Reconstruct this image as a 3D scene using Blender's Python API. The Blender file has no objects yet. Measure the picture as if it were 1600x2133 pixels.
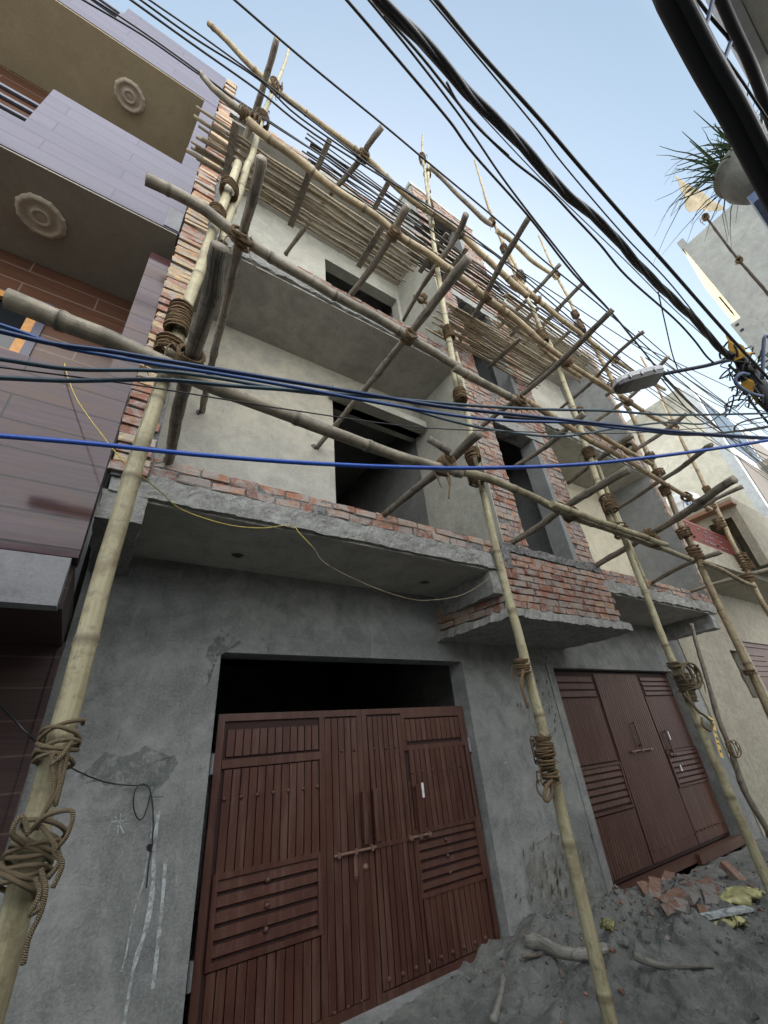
import bpy, math, random
import numpy as np
from mathutils import Vector, Matrix, noise
random.seed(7)
S = bpy.context.scene
COL = S.collection
# ------------------------------------------------------------------ camera
F_PX, PITCH, ROLL, YAW = 866.78, 0.52693, -0.102014, 0.626496
cy_, sy_, cp_, sp_ = math.cos(YAW), math.sin(YAW), math.cos(PITCH), math.sin(PITCH)
FW = Vector((sy_*cp_, cy_*cp_, sp_)); RT0 = Vector((cy_, -sy_, 0)); UP0 = RT0.cross(FW)
RT = math.cos(ROLL)*RT0 + math.sin(ROLL)*UP0
UP = -math.sin(ROLL)*RT0 + math.cos(ROLL)*UP0
EYE = Vector((0, 0, 1.6))
cam = bpy.data.cameras.new('camera'); camo = bpy.data.objects.new('camera', cam); COL.objects.link(camo)
cam.sensor_fit = 'HORIZONTAL'; cam.sensor_width = 36; cam.lens = 36*F_PX/1600
cam.clip_start = 0.02; cam.clip_end = 2000
M = Matrix((RT, UP, -FW)).transposed().to_4x4(); M.translation = EYE
camo.matrix_world = M
S.camera = camo
# ------------------------------------------------------------------ world, sun, exposure
SUN_EL, SUN_AZ = math.radians(30), math.radians(28)      # azimuth measured from +Y towards +X
w = bpy.data.worlds.new('World'); S.world = w; w.use_nodes = True
nt = w.node_tree; nt.nodes.clear()
sky = nt.nodes.new('ShaderNodeTexSky'); sky.sky_type = 'NISHITA'; sky.sun_disc = False
sky.sun_elevation = SUN_EL; sky.sun_rotation = SUN_AZ
sky.air_density = 1.6; sky.dust_density = 4.0; sky.ozone_density = 1.5; sky.altitude = 200
SKY_FILL = (15.6, 15.9, 16.1, 1)
hs = nt.nodes.new('ShaderNodeHueSaturation'); hs.inputs['Saturation'].default_value = 0.84; hs.inputs['Hue'].default_value = 0.487
bg = nt.nodes.new('ShaderNodeBackground'); bg.inputs[1].default_value = 0.15
wo = nt.nodes.new('ShaderNodeOutputWorld')
# added fill: the unseen sky towards -Y is whitened to light the shaded facade
tcw = nt.nodes.new('ShaderNodeTexCoord'); spw = nt.nodes.new('ShaderNodeSeparateXYZ'); nt.links.new(tcw.outputs['Generated'], spw.inputs[0])
rw = nt.nodes.new('ShaderNodeMapRange'); rw.interpolation_type = 'SMOOTHSTEP'
for k_, v_ in ((1, -0.10), (2, -0.65), (3, 0.0), (4, 1.0)): rw.inputs[k_].default_value = v_
nt.links.new(spw.outputs['Y'], rw.inputs[0])
mxw = nt.nodes.new('ShaderNodeMix'); mxw.data_type = 'RGBA'; nt.links.new(rw.outputs[0], mxw.inputs[0])
nt.links.new(sky.outputs[0], hs.inputs['Color']); nt.links.new(hs.outputs[0], mxw.inputs[6]); mxw.inputs[7].default_value = SKY_FILL
nt.links.new(mxw.outputs[2], bg.inputs[0]); nt.links.new(bg.outputs[0], wo.inputs[0])
sun = bpy.data.lights.new('sun', 'SUN'); sun.energy = 3.0; sun.angle = math.radians(0.6); sun.color = (1, 0.86, 0.68)
suno = bpy.data.objects.new('sun', sun); COL.objects.link(suno)
sd = Vector((math.sin(SUN_AZ)*math.cos(SUN_EL), math.cos(SUN_AZ)*math.cos(SUN_EL), math.sin(SUN_EL)))
suno.rotation_euler = sd.to_track_quat('Z', 'Y').to_euler(); suno.location = sd*40
S.view_settings.view_transform = 'Standard'; S.view_settings.look = 'None'
S.view_settings.exposure = 0.9; S.view_settings.gamma = 1
# ------------------------------------------------------------------ rays: photograph measurements turned into points on real planes
def ray(x, y): return RT*((x-800)/F_PX) - UP*((y-1066.5)/F_PX) + FW
def onY(x, y, Y): d = ray(x, y); return EYE + d*(Y/d.y)
def onZ(x, y, z): d = ray(x, y); return EYE + d*((z-1.6)/d.z)
def onX(x, y, X): d = ray(x, y); return EYE + d*(X/d.x)
def onD(x, y, t): return EYE + ray(x, y)*t
def V(*a): return Vector(a)
# ------------------------------------------------------------------ object helpers
def tag(o, label=None, cat=None, group=None, kind=None):
    if label: o['label'] = label
    if cat: o['category'] = cat
    if group: o['group'] = group
    if kind: o['kind'] = kind
    return o
def empty(name, loc, label, cat, group=None):
    o = bpy.data.objects.new(name, None); COL.objects.link(o); o.location = loc
    o.empty_display_size = 0.2
    return tag(o, label, cat, group)
class MB:
    def __init__(s): s.v = []; s.f = []; s.r = []; s.m = []; s.uv = []; s.node = {}
    def quad(s, a, b, c, d, r=0.5, m=0):
        i = len(s.v); s.v += [a, b, c, d]; s.face((i, i+1, i+2, i+3), r, m)
    def face(s, idx, r=0.5, m=0, uv=None):
        s.f.append(tuple(idx)); s.r.append(r); s.m.append(m); s.uv.append(uv)
    def box(s, x0, x1, y0, y1, z0, z1, r=0.5, m=0, jit=0):
        i = len(s.v)
        for z in (z0, z1):
            for (x, y) in ((x0, y0), (x1, y0), (x1, y1), (x0, y1)):
                s.v.append(Vector((x+random.uniform(-jit, jit), y+random.uniform(-jit, jit), z+random.uniform(-jit, jit))))
        for q in ((0, 3, 2, 1), (4, 5, 6, 7), (0, 1, 5, 4), (1, 2, 6, 5), (2, 3, 7, 6), (3, 0, 4, 7)):
            s.face([i+k for k in q], r, m)
    def obox(s, c, ax, ay, az, r=0.5, m=0):     # oriented box from centre and three half-axis vectors
        i = len(s.v)
        for k in (-1, 1):
            for (a, b) in ((-1, -1), (1, -1), (1, 1), (-1, 1)): s.v.append(c+ax*a+ay*b+az*k)
        for q in ((0, 3, 2, 1), (4, 5, 6, 7), (0, 1, 5, 4), (1, 2, 6, 5), (2, 3, 7, 6), (3, 0, 4, 7)):
            s.face([i+k for k in q], r, m)
    def rough(s, x0, x1, y0, y1, z0, z1, step=0.06, amp=0.012, m=0, seed=0, fr=9):
        nx = max(1, round((x1-x0)/step)); ny = max(1, round((y1-y0)/step)); nz = max(1, round((z1-z0)/step))
        cache = {}
        def vid(i, j, k):
            if (i, j, k) not in cache:
                p = Vector((x0+(x1-x0)*i/nx, y0+(y1-y0)*j/ny, z0+(z1-z0)*k/nz))
                n = noise.noise_vector(p*fr+Vector((seed, 0, 0)))*amp + noise.noise_vector(p*fr*4+Vector((seed, 5, 0)))*amp*0.55
                cache[(i, j, k)] = len(s.v); s.v.append(p+n)
            return cache[(i, j, k)]
        def grid(fn, a, b, flip):
            for i in range(a):
                for j in range(b):
                    q = [fn(i, j), fn(i+1, j), fn(i+1, j+1), fn(i, j+1)]
                    s.face(q[::-1] if flip else q, 0.5, m)
        grid(lambda i, j: vid(i, j, 0), nx, ny, True); grid(lambda i, j: vid(i, j, nz), nx, ny, False)
        grid(lambda i, j: vid(i, 0, j), nx, nz, False); grid(lambda i, j: vid(i, ny, j), nx, nz, True)
        grid(lambda i, j: vid(0, i, j), ny, nz, True); grid(lambda i, j: vid(nx, i, j), ny, nz, False)
    def tube(s, pts, rad, sides=10, m=0, caps=True, nodes=None, ell=None, rnd=0.5, hollow=False):
        n = len(pts); pts = [Vector(p) for p in pts]
        if not hasattr(rad, '__len__'): rad = [rad]*n
        base = len(s.v); t_prev = None; nrm = None; L = 0; Ls = []
        for i, p in enumerate(pts):
            t = (pts[min(i+1, n-1)]-pts[max(i-1, 0)]).normalized()
            if i: L += (p-pts[i-1]).length
            Ls.append(L)
            if nrm is None: nrm = t.orthogonal().normalized()
            else:
                nrm = (nrm - t*nrm.dot(t))
                nrm = nrm.normalized() if nrm.length > 1e-6 else t.orthogonal().normalized()
            bn = t.cross(nrm)
            for k in range(sides):
                a = 2*math.pi*k/sides
                s.v.append(p+(nrm*math.cos(a)+bn*math.sin(a))*rad[i])
                if nodes: s.node[len(s.v)-1] = nodes[i]
        for i in range(n-1):
            for k in range(sides):
                k2 = (k+1) % sides; a = base+i*sides
                u0, u1 = k/sides, (k+1)/sides
                s.face((a+k, a+k2, a+sides+k2, a+sides+k), rnd, m, ((u0, Ls[i]), (u1, Ls[i]), (u1, Ls[i+1]), (u0, Ls[i+1])))
        if caps:
            s.face([base+k for k in range(sides)][::-1], rnd, m)
            s.face([base+(n-1)*sides+k for k in range(sides)], rnd, m)
            if hollow:
                pass
    def split(s, name, mats, parent=None, smooth=False):
        par = list(range(len(s.v)))
        def find(a):
            while par[a] != a: par[a] = par[par[a]]; a = par[a]
            return a
        for f in s.f:
            r0 = find(f[0])
            for q in f[1:]: par[find(q)] = r0
        groups = {}
        for i, f in enumerate(s.f): groups.setdefault(find(f[0]), []).append(i)
        for g in groups.values():
            mb = MB(); mp = {}
            for i in g:
                idx = []
                for q in s.f[i]:
                    if q not in mp: mp[q] = len(mb.v); mb.v.append(s.v[q])
                    idx.append(mp[q])
                mb.face(idx, s.r[i], s.m[i], s.uv[i])
            mb.build(name, mats, parent, smooth)
    def build(s, name, mats, parent=None, smooth=False, bevel=0):
        me = bpy.data.meshes.new(name)
        off = Vector(parent.location) if parent is not None else Vector((0, 0, 0))
        pa = parent
        while pa is not None and pa.parent is not None:
            pa = pa.parent; off = off + Vector(pa.location)
        me.from_pydata([tuple(v-off) for v in s.v], [], s.f); me.update()
        if not isinstance(mats, (list, tuple)): mats = [mats]
        for mm in mats: me.materials.append(mm)
        nf = len(s.f)
        me.polygons.foreach_set('material_index', s.m)
        me.polygons.foreach_set('use_smooth', [smooth]*nf)
        at = me.attributes.new('rnd', 'FLOAT', 'FACE'); at.data.foreach_set('value', s.r)
        if s.node:
            an = me.attributes.new('node', 'FLOAT', 'POINT')
            an.data.foreach_set('value', [s.node.get(i, 0.0) for i in range(len(s.v))])
        if any(u for u in s.uv):
            ul = me.uv_layers.new(name='UVMap'); arr = []
            for fc, u in zip(s.f, s.uv):
                for k in range(len(fc)): arr += list(u[k]) if u else [0.0, 0.0]
            ul.data.foreach_set('uv', arr)
        me.validate()
        o = bpy.data.objects.new(name, me); COL.objects.link(o)
        if parent is not None: o.parent = parent
        if bevel:
            b = o.modifiers.new('bevel', 'BEVEL'); b.width = bevel; b.segments = 2; b.limit_method = 'ANGLE'
        return o
def spline(P, seg=8):
    P = [Vector(p) for p in P]
    if len(P) == 2: return [P[0].lerp(P[1], i/seg) for i in range(seg+1)]
    Q = [2*P[0]-P[1]]+P+[2*P[-1]-P[-2]]; out = []
    for i in range(1, len(Q)-2):
        a, b, c, d = Q[i-1], Q[i], Q[i+1], Q[i+2]
        for k in range(seg):
            t = k/seg
            out.append(0.5*((2*b)+(c-a)*t+(2*a-5*b+4*c-d)*t*t+(3*b-a-3*c+d)*t**3))
    out.append(P[-1]); return out
def resample(P, step):
    L = [0.0]
    for a, b in zip(P, P[1:]): L.append(L[-1]+(b-a).length)
    n = max(2, int(L[-1]/step)); out = []; j = 0
    for i in range(n+1):
        t = L[-1]*i/n
        while j < len(L)-2 and L[j+1] < t: j += 1
        u = (t-L[j])/max(1e-9, L[j+1]-L[j]); out.append(P[j].lerp(P[j+1], min(1, u)))
    return out, L[-1]
# ------------------------------------------------------------------ materials
class NT:
    def __init__(s, name):
        s.m = bpy.data.materials.new(name); s.m.use_nodes = True; s.t = s.m.node_tree
        s.b = s.t.nodes['Principled BSDF']
    def n(s, typ, **kw):
        nd = s.t.nodes.new(typ)
        for k, v in kw.items(): setattr(nd, k, v)
        return nd
    def l(s, a, b): s.t.links.new(a, b)
    def noise(s, scale, detail=5, rough=0.6, vec=None, dist=0):
        nd = s.n('ShaderNodeTexNoise'); nd.inputs['Scale'].default_value = scale
        nd.inputs['Detail'].default_value = detail; nd.inputs['Roughness'].default_value = rough
        nd.inputs['Distortion'].default_value = dist
        if vec is not None: s.l(vec, nd.inputs['Vector'])
        return nd.outputs['Fac']
    def mapv(s, scale, out='Object', rot=(0, 0, 0), loc=(0, 0, 0)):
        tc = s.n('ShaderNodeTexCoord'); mp = s.n('ShaderNodeMapping')
        mp.inputs['Scale'].default_value = scale; mp.inputs['Rotation'].default_value = rot; mp.inputs['Location'].default_value = loc
        s.l(tc.outputs[out], mp.inputs['Vector']); return mp.outputs[0]
    def ramp(s, fac, stops, interp='LINEAR'):
        r = s.n('ShaderNodeValToRGB'); r.color_ramp.interpolation = interp
        e = r.color_ramp.elements
        while len(e) < len(stops): e.new(0.5)
        for i, (p, c) in enumerate(stops):
            e[i].position = p; e[i].color = (c[0], c[1], c[2], 1) if hasattr(c, '__len__') else (c, c, c, 1)
        s.l(fac, r.inputs[0]); return r.outputs[0]
    def mix(s, fac, a, b, mode='MIX'):
        m = s.n('ShaderNodeMix', data_type='RGBA', blend_type=mode)
        if hasattr(fac, 'links') or not isinstance(fac, (int, float)): s.l(fac, m.inputs[0])
        else: m.inputs[0].default_value = fac
        for v, i in ((a, 6), (b, 7)):
            if isinstance(v, (tuple, list)): m.inputs[i].default_value = (v[0], v[1], v[2], 1)
            else: s.l(v, m.inputs[i])
        return m.outputs[2]
    def math(s, op, a, b=0.0):
        m = s.n('ShaderNodeMath', operation=op)
        for v, i in ((a, 0), (b, 1)):
            if isinstance(v, (int, float)): m.inputs[i].default_value = v
            else: s.l(v, m.inputs[i])
        return m.outputs[0]
    def bump(s, h, strength=0.3, dist=0.01, normal=None):
        b = s.n('ShaderNodeBump'); b.inputs['Strength'].default_value = strength; b.inputs['Distance'].default_value = dist
        s.l(h, b.inputs['Height'])
        if normal is not None: s.l(normal, b.inputs['Normal'])
        s.l(b.outputs[0], s.b.inputs['Normal']); return b.outputs[0]
    def col(s, c):
        if isinstance(c, (tuple, list)): s.b.inputs['Base Color'].default_value = (c[0], c[1], c[2], 1)
        else: s.l(c, s.b.inputs['Base Color'])
    def rough(s, v):
        if isinstance(v, (int, float)): s.b.inputs['Roughness'].default_value = v
        else: s.l(v, s.b.inputs['Roughness'])
    def attr(s, name): a = s.n('ShaderNodeAttribute'); a.attribute_name = name; return a.outputs['Fac']
    def objrnd(s): return s.n('ShaderNodeObjectInfo').outputs['Random']
def plaster(name, a, b, c=None, sc=1.0, bump=0.25, blot=0.5, zmix=None):
    n = NT(name); v = n.mapv((1, 1, 1), 'Object'); c = c or tuple(x*0.72 for x in a)
    f1 = n.noise(0.8*sc, 9, 0.68, v, 0.9); f2 = n.noise(4*sc, 8, 0.72, v, 0.4); f3 = n.noise(55, 4, 0.65, v); f5 = n.noise(14*sc, 6, 0.7, v, 0.6)
    col = n.mix(n.ramp(f1, [(0.40, 0), (0.56, 1)]), a, b)
    if zmix:
        sp = n.n('ShaderNodeSeparateXYZ'); n.l(v, sp.inputs[0])
        zz = n.math('ADD', sp.outputs['Z'], n.math('MULTIPLY', f1, 1.6)); mr = n.n('ShaderNodeMapRange'); n.l(zz, mr.inputs[0])
        mr.inputs[1].default_value = zmix[0]+0.8; mr.inputs[2].default_value = zmix[1]+0.8
        col = n.mix(mr.outputs[0], col, zmix[2])
    col = n.mix(n.ramp(f2, [(0.42, 0), (0.68, 0.85)]), col, c)
    col = n.mix(n.ramp(f5, [(0.55, 0.0), (0.70, 0.35)]), col, tuple(x*0.62 for x in a))
    col = n.mix(n.ramp(f3, [(0.40, 0.0), (0.72, 0.4)]), col, tuple(min(1, x*1.25) for x in b))
    # dark smudges and trowel drags, pale drips
    v2 = n.mapv((3, 3, 1.1), 'Object', loc=(3, 7, 1)); f4 = n.noise(2.0*sc, 10, 0.78, v2, 1.5)
    col = n.mix(n.ramp(f4, [(0.60, 0), (0.68, blot)]), col, tuple(x*0.40 for x in a))
    v3 = n.mapv((5, 5, 0.7), 'Object', loc=(1, 2, 5)); f6 = n.noise(2.4*sc, 8, 0.7, v3, 0.8)
    col = n.mix(n.ramp(f6, [(0.60, 0), (0.72, 0.45)]), col, tuple(min(1, x*1.35) for x in b))
    n.col(col); n.rough(0.92)
    h = n.math('ADD', n.math('ADD', n.math('MULTIPLY', f2, 0.8), n.math('MULTIPLY', f3, 0.3)), n.math('MULTIPLY', f5, 0.5))
    n.bump(h, min(1, bump*1.8), 0.025); return n.m
M_PLG = plaster('cement_plaster_ground', (0.168, 0.177, 0.174), (0.295, 0.303, 0.294), (0.110, 0.118, 0.116), bump=0.35, blot=0.7)
M_PLU = plaster('cement_plaster_upper', (0.29, 0.28, 0.235), (0.36, 0.35, 0.30), (0.21, 0.205, 0.175))
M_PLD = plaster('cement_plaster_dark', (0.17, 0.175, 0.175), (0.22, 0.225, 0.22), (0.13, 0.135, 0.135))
M_PLB1 = plaster('balcony_plaster', (0.29, 0.285, 0.255), (0.35, 0.345, 0.31), (0.22, 0.215, 0.19), zmix=(4.4, 5.4, (0.39, 0.36, 0.28)))
M_SOF = plaster('soffit_plaster', (0.34, 0.325, 0.29), (0.41, 0.395, 0.35), (0.24, 0.225, 0.20), bump=0.15)
M_CREAM = plaster('cream_plaster', (0.46, 0.42, 0.31), (0.52, 0.48, 0.37), (0.36, 0.33, 0.25))
M_MUST = plaster('ochre_soffit_plaster', (0.40, 0.335, 0.215), (0.44, 0.37, 0.245), (0.36, 0.30, 0.19), bump=0.06, blot=0.12)
M_CONC = plaster('rough_concrete', (0.24, 0.24, 0.225), (0.32, 0.32, 0.30), (0.13, 0.13, 0.125), sc=3, bump=0.7)
M_NBR = plaster('neighbour_plaster', (0.30, 0.275, 0.215), (0.37, 0.34, 0.27), (0.20, 0.185, 0.145), sc=2.5, bump=0.8, blot=0.8)
M_WHITE = plaster('old_whitewash', (0.66, 0.62, 0.50), (0.74, 0.70, 0.58), (0.50, 0.46, 0.37), sc=0.8, bump=0.3, zmix=(11.6, 13.4, (0.22, 0.215, 0.18)))
M_TOWER = plaster('grey_render', (0.30, 0.30, 0.28), (0.38, 0.38, 0.35), (0.24, 0.24, 0.22), sc=0.8)
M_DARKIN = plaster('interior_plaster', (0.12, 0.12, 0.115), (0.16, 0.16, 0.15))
def mat_brick(name, stops, mortar=(0.30, 0.29, 0.27), smear=0.55):
    n = NT(name); r = n.attr('rnd'); v = n.mapv((1, 1, 1), 'Object')
    base = n.ramp(r, stops)
    f = n.noise(25, 6, 0.7, v); f2 = n.noise(7, 5, 0.7, v, 0.8); f3 = n.noise(120, 3, 0.6, v)
    col = n.mix(n.ramp(f, [(0.35, 0.0), (0.7, 0.5)]), base, (0.12, 0.05, 0.035))
    col = n.mix(n.ramp(f2, [(smear, 0), (smear+0.1, 0.75)]), col, mortar)
    n.col(col); n.rough(0.93)
    n.bump(n.math('ADD', n.math('ADD', f, f2), n.math('MULTIPLY', f3, 0.4)), 0.9, 0.015); return n.m
M_BRK = mat_brick('brick_red', [(0, (0.19, 0.085, 0.062)), (0.4, (0.32, 0.145, 0.095)), (0.75, (0.38, 0.20, 0.125)), (1, (0.42, 0.27, 0.17))], smear=0.44)
M_BRKY = mat_brick('brick_ochre', [(0, (0.26, 0.12, 0.09)), (0.3, (0.40, 0.20, 0.13)), (0.6, (0.52, 0.36, 0.20)), (1, (0.54, 0.42, 0.27))], smear=0.47)
nm = NT('mortar'); v_ = nm.mapv((1, 1, 1), 'Object'); f_ = nm.noise(30, 6, 0.7, v_)
nm.col(nm.ramp(f_, [(0.35, (0.05, 0.05, 0.05)), (0.7, (0.27, 0.265, 0.255))])); nm.rough(0.95); nm.bump(f_, 0.9, 0.02); M_MORT = nm.m
def mat_bamboo(name, a, b, dark):
    n = NT(name); uv = n.mapv((9, 1.3, 1), 'UV'); f = n.noise(1.6, 6, 0.6, uv); uv2 = n.mapv((40, 1.0, 1), 'UV'); f2 = n.noise(2.0, 4, 0.6, uv2)
    v = n.mapv((1, 1, 1), 'Object'); f3 = n.noise(3.5, 5, 0.7, v, 0.5)
    col = n.mix(n.ramp(f, [(0.35, 0), (0.7, 1)]), a, b)
    col = n.mix(n.ramp(f2, [(0.5, 0), (0.75, 0.35)]), col, dark)
    col = n.mix(n.ramp(f3, [(0.46, 0), (0.66, 0.8)]), col, dark)
    uv3 = n.mapv((26, 0.35, 1), 'UV', loc=(0.3, 0.2, 0)); f4 = n.noise(1.0, 3, 0.5, uv3)
    col = n.mix(n.ramp(f4, [(0.66, 0), (0.68, 0.85)]), col, tuple(x*0.35 for x in dark))
    v4 = n.mapv((1, 1, 1), 'Object'); f5 = n.noise(22, 6, 0.75, v4); col = n.mix(n.ramp(f5, [(0.52, 0), (0.66, 0.6)]), col, tuple(x*0.7 for x in dark))
    col = n.mix(n.math('MULTIPLY', n.attr('node'), 0.65), col, (dark[0]*0.45, dark[1]*0.42, dark[2]*0.4))
    hs = n.n('ShaderNodeHueSaturation'); n.l(col, hs.inputs['Color'])
    n.l(n.math('ADD', 0.82, n.math('MULTIPLY', n.objrnd(), 0.34)), hs.inputs['Value'])
    n.col(hs.outputs[0]); n.rough(0.55); n.bump(n.math('ADD', f2, f), 0.3, 0.006); return n.m
M_BAM1 = mat_bamboo('bamboo_pale', (0.33, 0.29, 0.175), (0.47, 0.425, 0.275), (0.17, 0.135, 0.08))
M_BAM2 = mat_bamboo('bamboo_tan', (0.32, 0.245, 0.14), (0.42, 0.335, 0.20), (0.16, 0.115, 0.07))
M_BAM3 = mat_bamboo('bamboo_weathered', (0.235, 0.20, 0.145), (0.34, 0.295, 0.215), (0.11, 0.095, 0.07))
def mat_wood(name, a, b, d):
    n = NT(name); uv = n.mapv((7, 0.9, 1), 'UV'); f = n.noise(2.5, 7, 0.7, uv, 0.6); v = n.mapv((1, 1, 1), 'Object'); f2 = n.noise(9, 6, 0.7, v, 1)
    uv9 = n.mapv((30, 1.2, 1), 'UV'); f9 = n.noise(1.5, 5, 0.7, uv9, 0.8)
    col = n.mix(n.ramp(f, [(0.35, 0), (0.62, 1)]), a, b); col = n.mix(n.ramp(f2, [(0.5, 0), (0.66, 0.8)]), col, d); col = n.mix(n.ramp(f9, [(0.52, 0), (0.62, 0.75)]), col, tuple(x*0.5 for x in d))
    hs = n.n('ShaderNodeHueSaturation'); n.l(col, hs.inputs['Color'])
    n.l(n.math('ADD', 0.7, n.math('MULTIPLY', n.objrnd(), 0.6)), hs.inputs['Value'])
    n.col(hs.outputs[0]); n.rough(0.88); n.bump(n.math('ADD', n.math('ADD', f, f2), f9), 0.8, 0.010); return n.m
M_LOG = mat_wood('eucalyptus_bark', (0.19, 0.16, 0.125), (0.34, 0.295, 0.235), (0.075, 0.065, 0.055))
M_SLAT = mat_wood('old_stick', (0.34, 0.275, 0.18), (0.52, 0.43, 0.29), (0.16, 0.125, 0.08))
M_SLATD = mat_wood('dark_stick', (0.085, 0.07, 0.055), (0.14, 0.115, 0.09), (0.05, 0.04, 0.035))
def mat_rope(name, a, b):
    n = NT(name); tc = n.mapv((1, 1, 1), 'UV'); wv = n.n('ShaderNodeTexWave'); wv.wave_type = 'BANDS'; wv.bands_direction = 'DIAGONAL'
    mp = n.mapv((2, 120, 1), 'UV'); n.l(mp, wv.inputs['Vector']); wv.inputs['Scale'].default_value = 1.1; wv.inputs['Distortion'].default_value = 2
    v = n.mapv((1, 1, 1), 'Object'); f = n.noise(40, 5, 0.7, v)
    n.col(n.mix(n.math('MULTIPLY', n.math('ADD', wv.outputs['Fac'], f), 0.5), a, b)); n.rough(0.95)
    n.bump(n.math('ADD', wv.outputs['Fac'], f), 0.9, 0.006); return n.m
M_ROPE = mat_rope('coir_rope', (0.14, 0.085, 0.045), (0.42, 0.285, 0.155))
M_ROPEP = mat_rope('pale_rope', (0.13, 0.095, 0.055), (0.38, 0.295, 0.18))
def simple(name, c, rough=0.5, metal=0, var=0.15, sc=20, bump=0.05):
    n = NT(name); v = n.mapv((1, 1, 1), 'Object'); f = n.noise(sc, 5, 0.65, v)
    n.col(n.mix(n.ramp(f, [(0.3, 0), (0.75, 1)]), tuple(x*(1-var) for x in c), tuple(min(1, x*(1+var)) for x in c)))
    n.rough(rough); n.b.inputs['Metallic'].default_value = metal
    if bump: n.bump(f, bump, 0.01)
    return n.m
M_BLACK = simple('black_cable', (0.018, 0.018, 0.022), 0.42)
M_NAVY = simple('navy_cable', (0.012, 0.035, 0.11), 0.35)
M_BLUE = simple('blue_cable', (0.03, 0.10, 0.46), 0.35)
M_BLUE2 = simple('dull_blue_cable', (0.02, 0.065, 0.22), 0.4)
M_TEAL = simple('teal_cable', (0.03, 0.06, 0.085), 0.4)
M_PIPE = simple('grey_blue_pipe', (0.10, 0.14, 0.24), 0.5)
M_YWIRE = simple('yellow_wire', (0.45, 0.36, 0.08), 0.5)
M_STEEL = simple('galvanised_steel', (0.30, 0.31, 0.33), 0.45, 0.5)
M_LAMP = simple('lamp_housing', (0.45, 0.45, 0.46), 0.5)
M_LAMPG = simple('dusty_lamp_glass', (0.05, 0.048, 0.05), 0.25)
M_DARK = simple('dark_paint', (0.02, 0.02, 0.024), 0.4)
M_WHT = simple('white_paint', (0.75, 0.76, 0.78), 0.5, var=0.05)
M_WHTCH = simple('whitewash_splash', (0.44, 0.47, 0.48), 0.9, var=0.25)
def holed(mat, scale, lo, hi):
    t = mat.node_tree; b_ = t.nodes['Principled BSDF']; tc = t.nodes.new('ShaderNodeTexCoord'); nz = t.nodes.new('ShaderNodeTexNoise'); nz.inputs['Scale'].default_value = scale; nz.inputs['Detail'].default_value = 8; nz.inputs['Roughness'].default_value = 0.75
    rp = t.nodes.new('ShaderNodeValToRGB'); rp.color_ramp.elements[0].position = lo; rp.color_ramp.elements[1].position = hi
    t.links.new(tc.outputs['Object'], nz.inputs['Vector']); t.links.new(nz.outputs['Fac'], rp.inputs[0]); t.links.new(rp.outputs[0], b_.inputs['Alpha'])
holed(M_WHTCH, 14, 0.33, 0.56)
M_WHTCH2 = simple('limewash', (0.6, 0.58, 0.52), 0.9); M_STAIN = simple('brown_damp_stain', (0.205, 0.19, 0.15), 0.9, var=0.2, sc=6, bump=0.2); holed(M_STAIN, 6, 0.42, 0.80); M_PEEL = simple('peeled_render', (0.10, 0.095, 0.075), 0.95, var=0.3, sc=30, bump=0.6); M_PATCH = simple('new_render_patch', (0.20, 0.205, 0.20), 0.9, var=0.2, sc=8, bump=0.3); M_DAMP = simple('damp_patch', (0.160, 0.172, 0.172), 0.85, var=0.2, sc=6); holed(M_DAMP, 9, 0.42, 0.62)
M_YEL = simple('yellow_cloth', (0.55, 0.31, 0.05), 0.85, var=0.25)
M_TANF = simple('faded_cloth', (0.48, 0.40, 0.27), 0.85, var=0.15)
M_YSACK = simple('yellow_plastic_sack', (0.44, 0.42, 0.20), 0.5, var=0.5, sc=9, bump=0.5)
M_YTAG = simple('yellow_sticker', (0.62, 0.42, 0.06), 0.5)
M_TAGINK = simple('dark_print', (0.05, 0.04, 0.03), 0.6)
M_OR = simple('orange_wood', (0.45, 0.21, 0.05), 0.5, var=0.2)
M_GLASS = simple('dark_glass', (0.01, 0.012, 0.015), 0.08, var=0.0, bump=0)
M_TANK = simple('white_tank_plastic', (0.70, 0.72, 0.72), 0.4, var=0.05)
M_TANKB = simple('blue_tank_print', (0.06, 0.14, 0.38), 0.5)
M_REDM = simple('red_painted_rail', (0.22, 0.055, 0.045), 0.6)
M_LEAF = simple('palm_leaf', (0.038, 0.07, 0.022), 0.5, var=0.5)
M_MED = simple('gypsum_medallion', (0.52, 0.46, 0.36), 0.8, var=0.12)
M_BRN = simple('brown_chajja', (0.26, 0.14, 0.09), 0.85)
# maroon sheet-metal gate: enamel, dust streaks running down, splashes of cement
n = NT('maroon_gate_enamel'); v = n.mapv((1, 1, 1), 'Object')
vs = n.mapv((14, 14, 0.8), 'Object'); f = n.noise(1.6, 7, 0.7, vs, 0.5); f2 = n.noise(1.4, 6, 0.7, v, 0.8); f3 = n.noise(60, 3, 0.6, v)
col = n.mix(n.ramp(f2, [(0.35, 0), (0.7, 1)]), (0.054, 0.018, 0.014), (0.092, 0.036, 0.024))
col = n.mix(n.ramp(f, [(0.48, 0), (0.66, 0.7)]), col, (0.130, 0.072, 0.056))
col = n.mix(n.ramp(f3, [(0.66, 0), (0.72, 0.6)]), col, (0.20, 0.15, 0.13))
n.col(col); n.rough(n.ramp(f, [(0.3, 0.30), (0.7, 0.6)])); n.bump(f, 0.08, 0.01); M_GATE = n.m
n = NT('gate_two_enamel'); v = n.mapv((1, 1, 1), 'Object'); vs = n.mapv((26, 26, 0.9), 'Object'); f = n.noise(1.6, 9, 0.8, vs, 0.3); f2 = n.noise(1.1, 5, 0.6, v)
col = n.mix(n.ramp(f2, [(0.35, 0), (0.7, 1)]), (0.060, 0.022, 0.015), (0.095, 0.040, 0.026))
col = n.mix(n.ramp(f, [(0.52, 0), (0.70, 0.85)]), col, (0.20, 0.135, 0.11))
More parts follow.
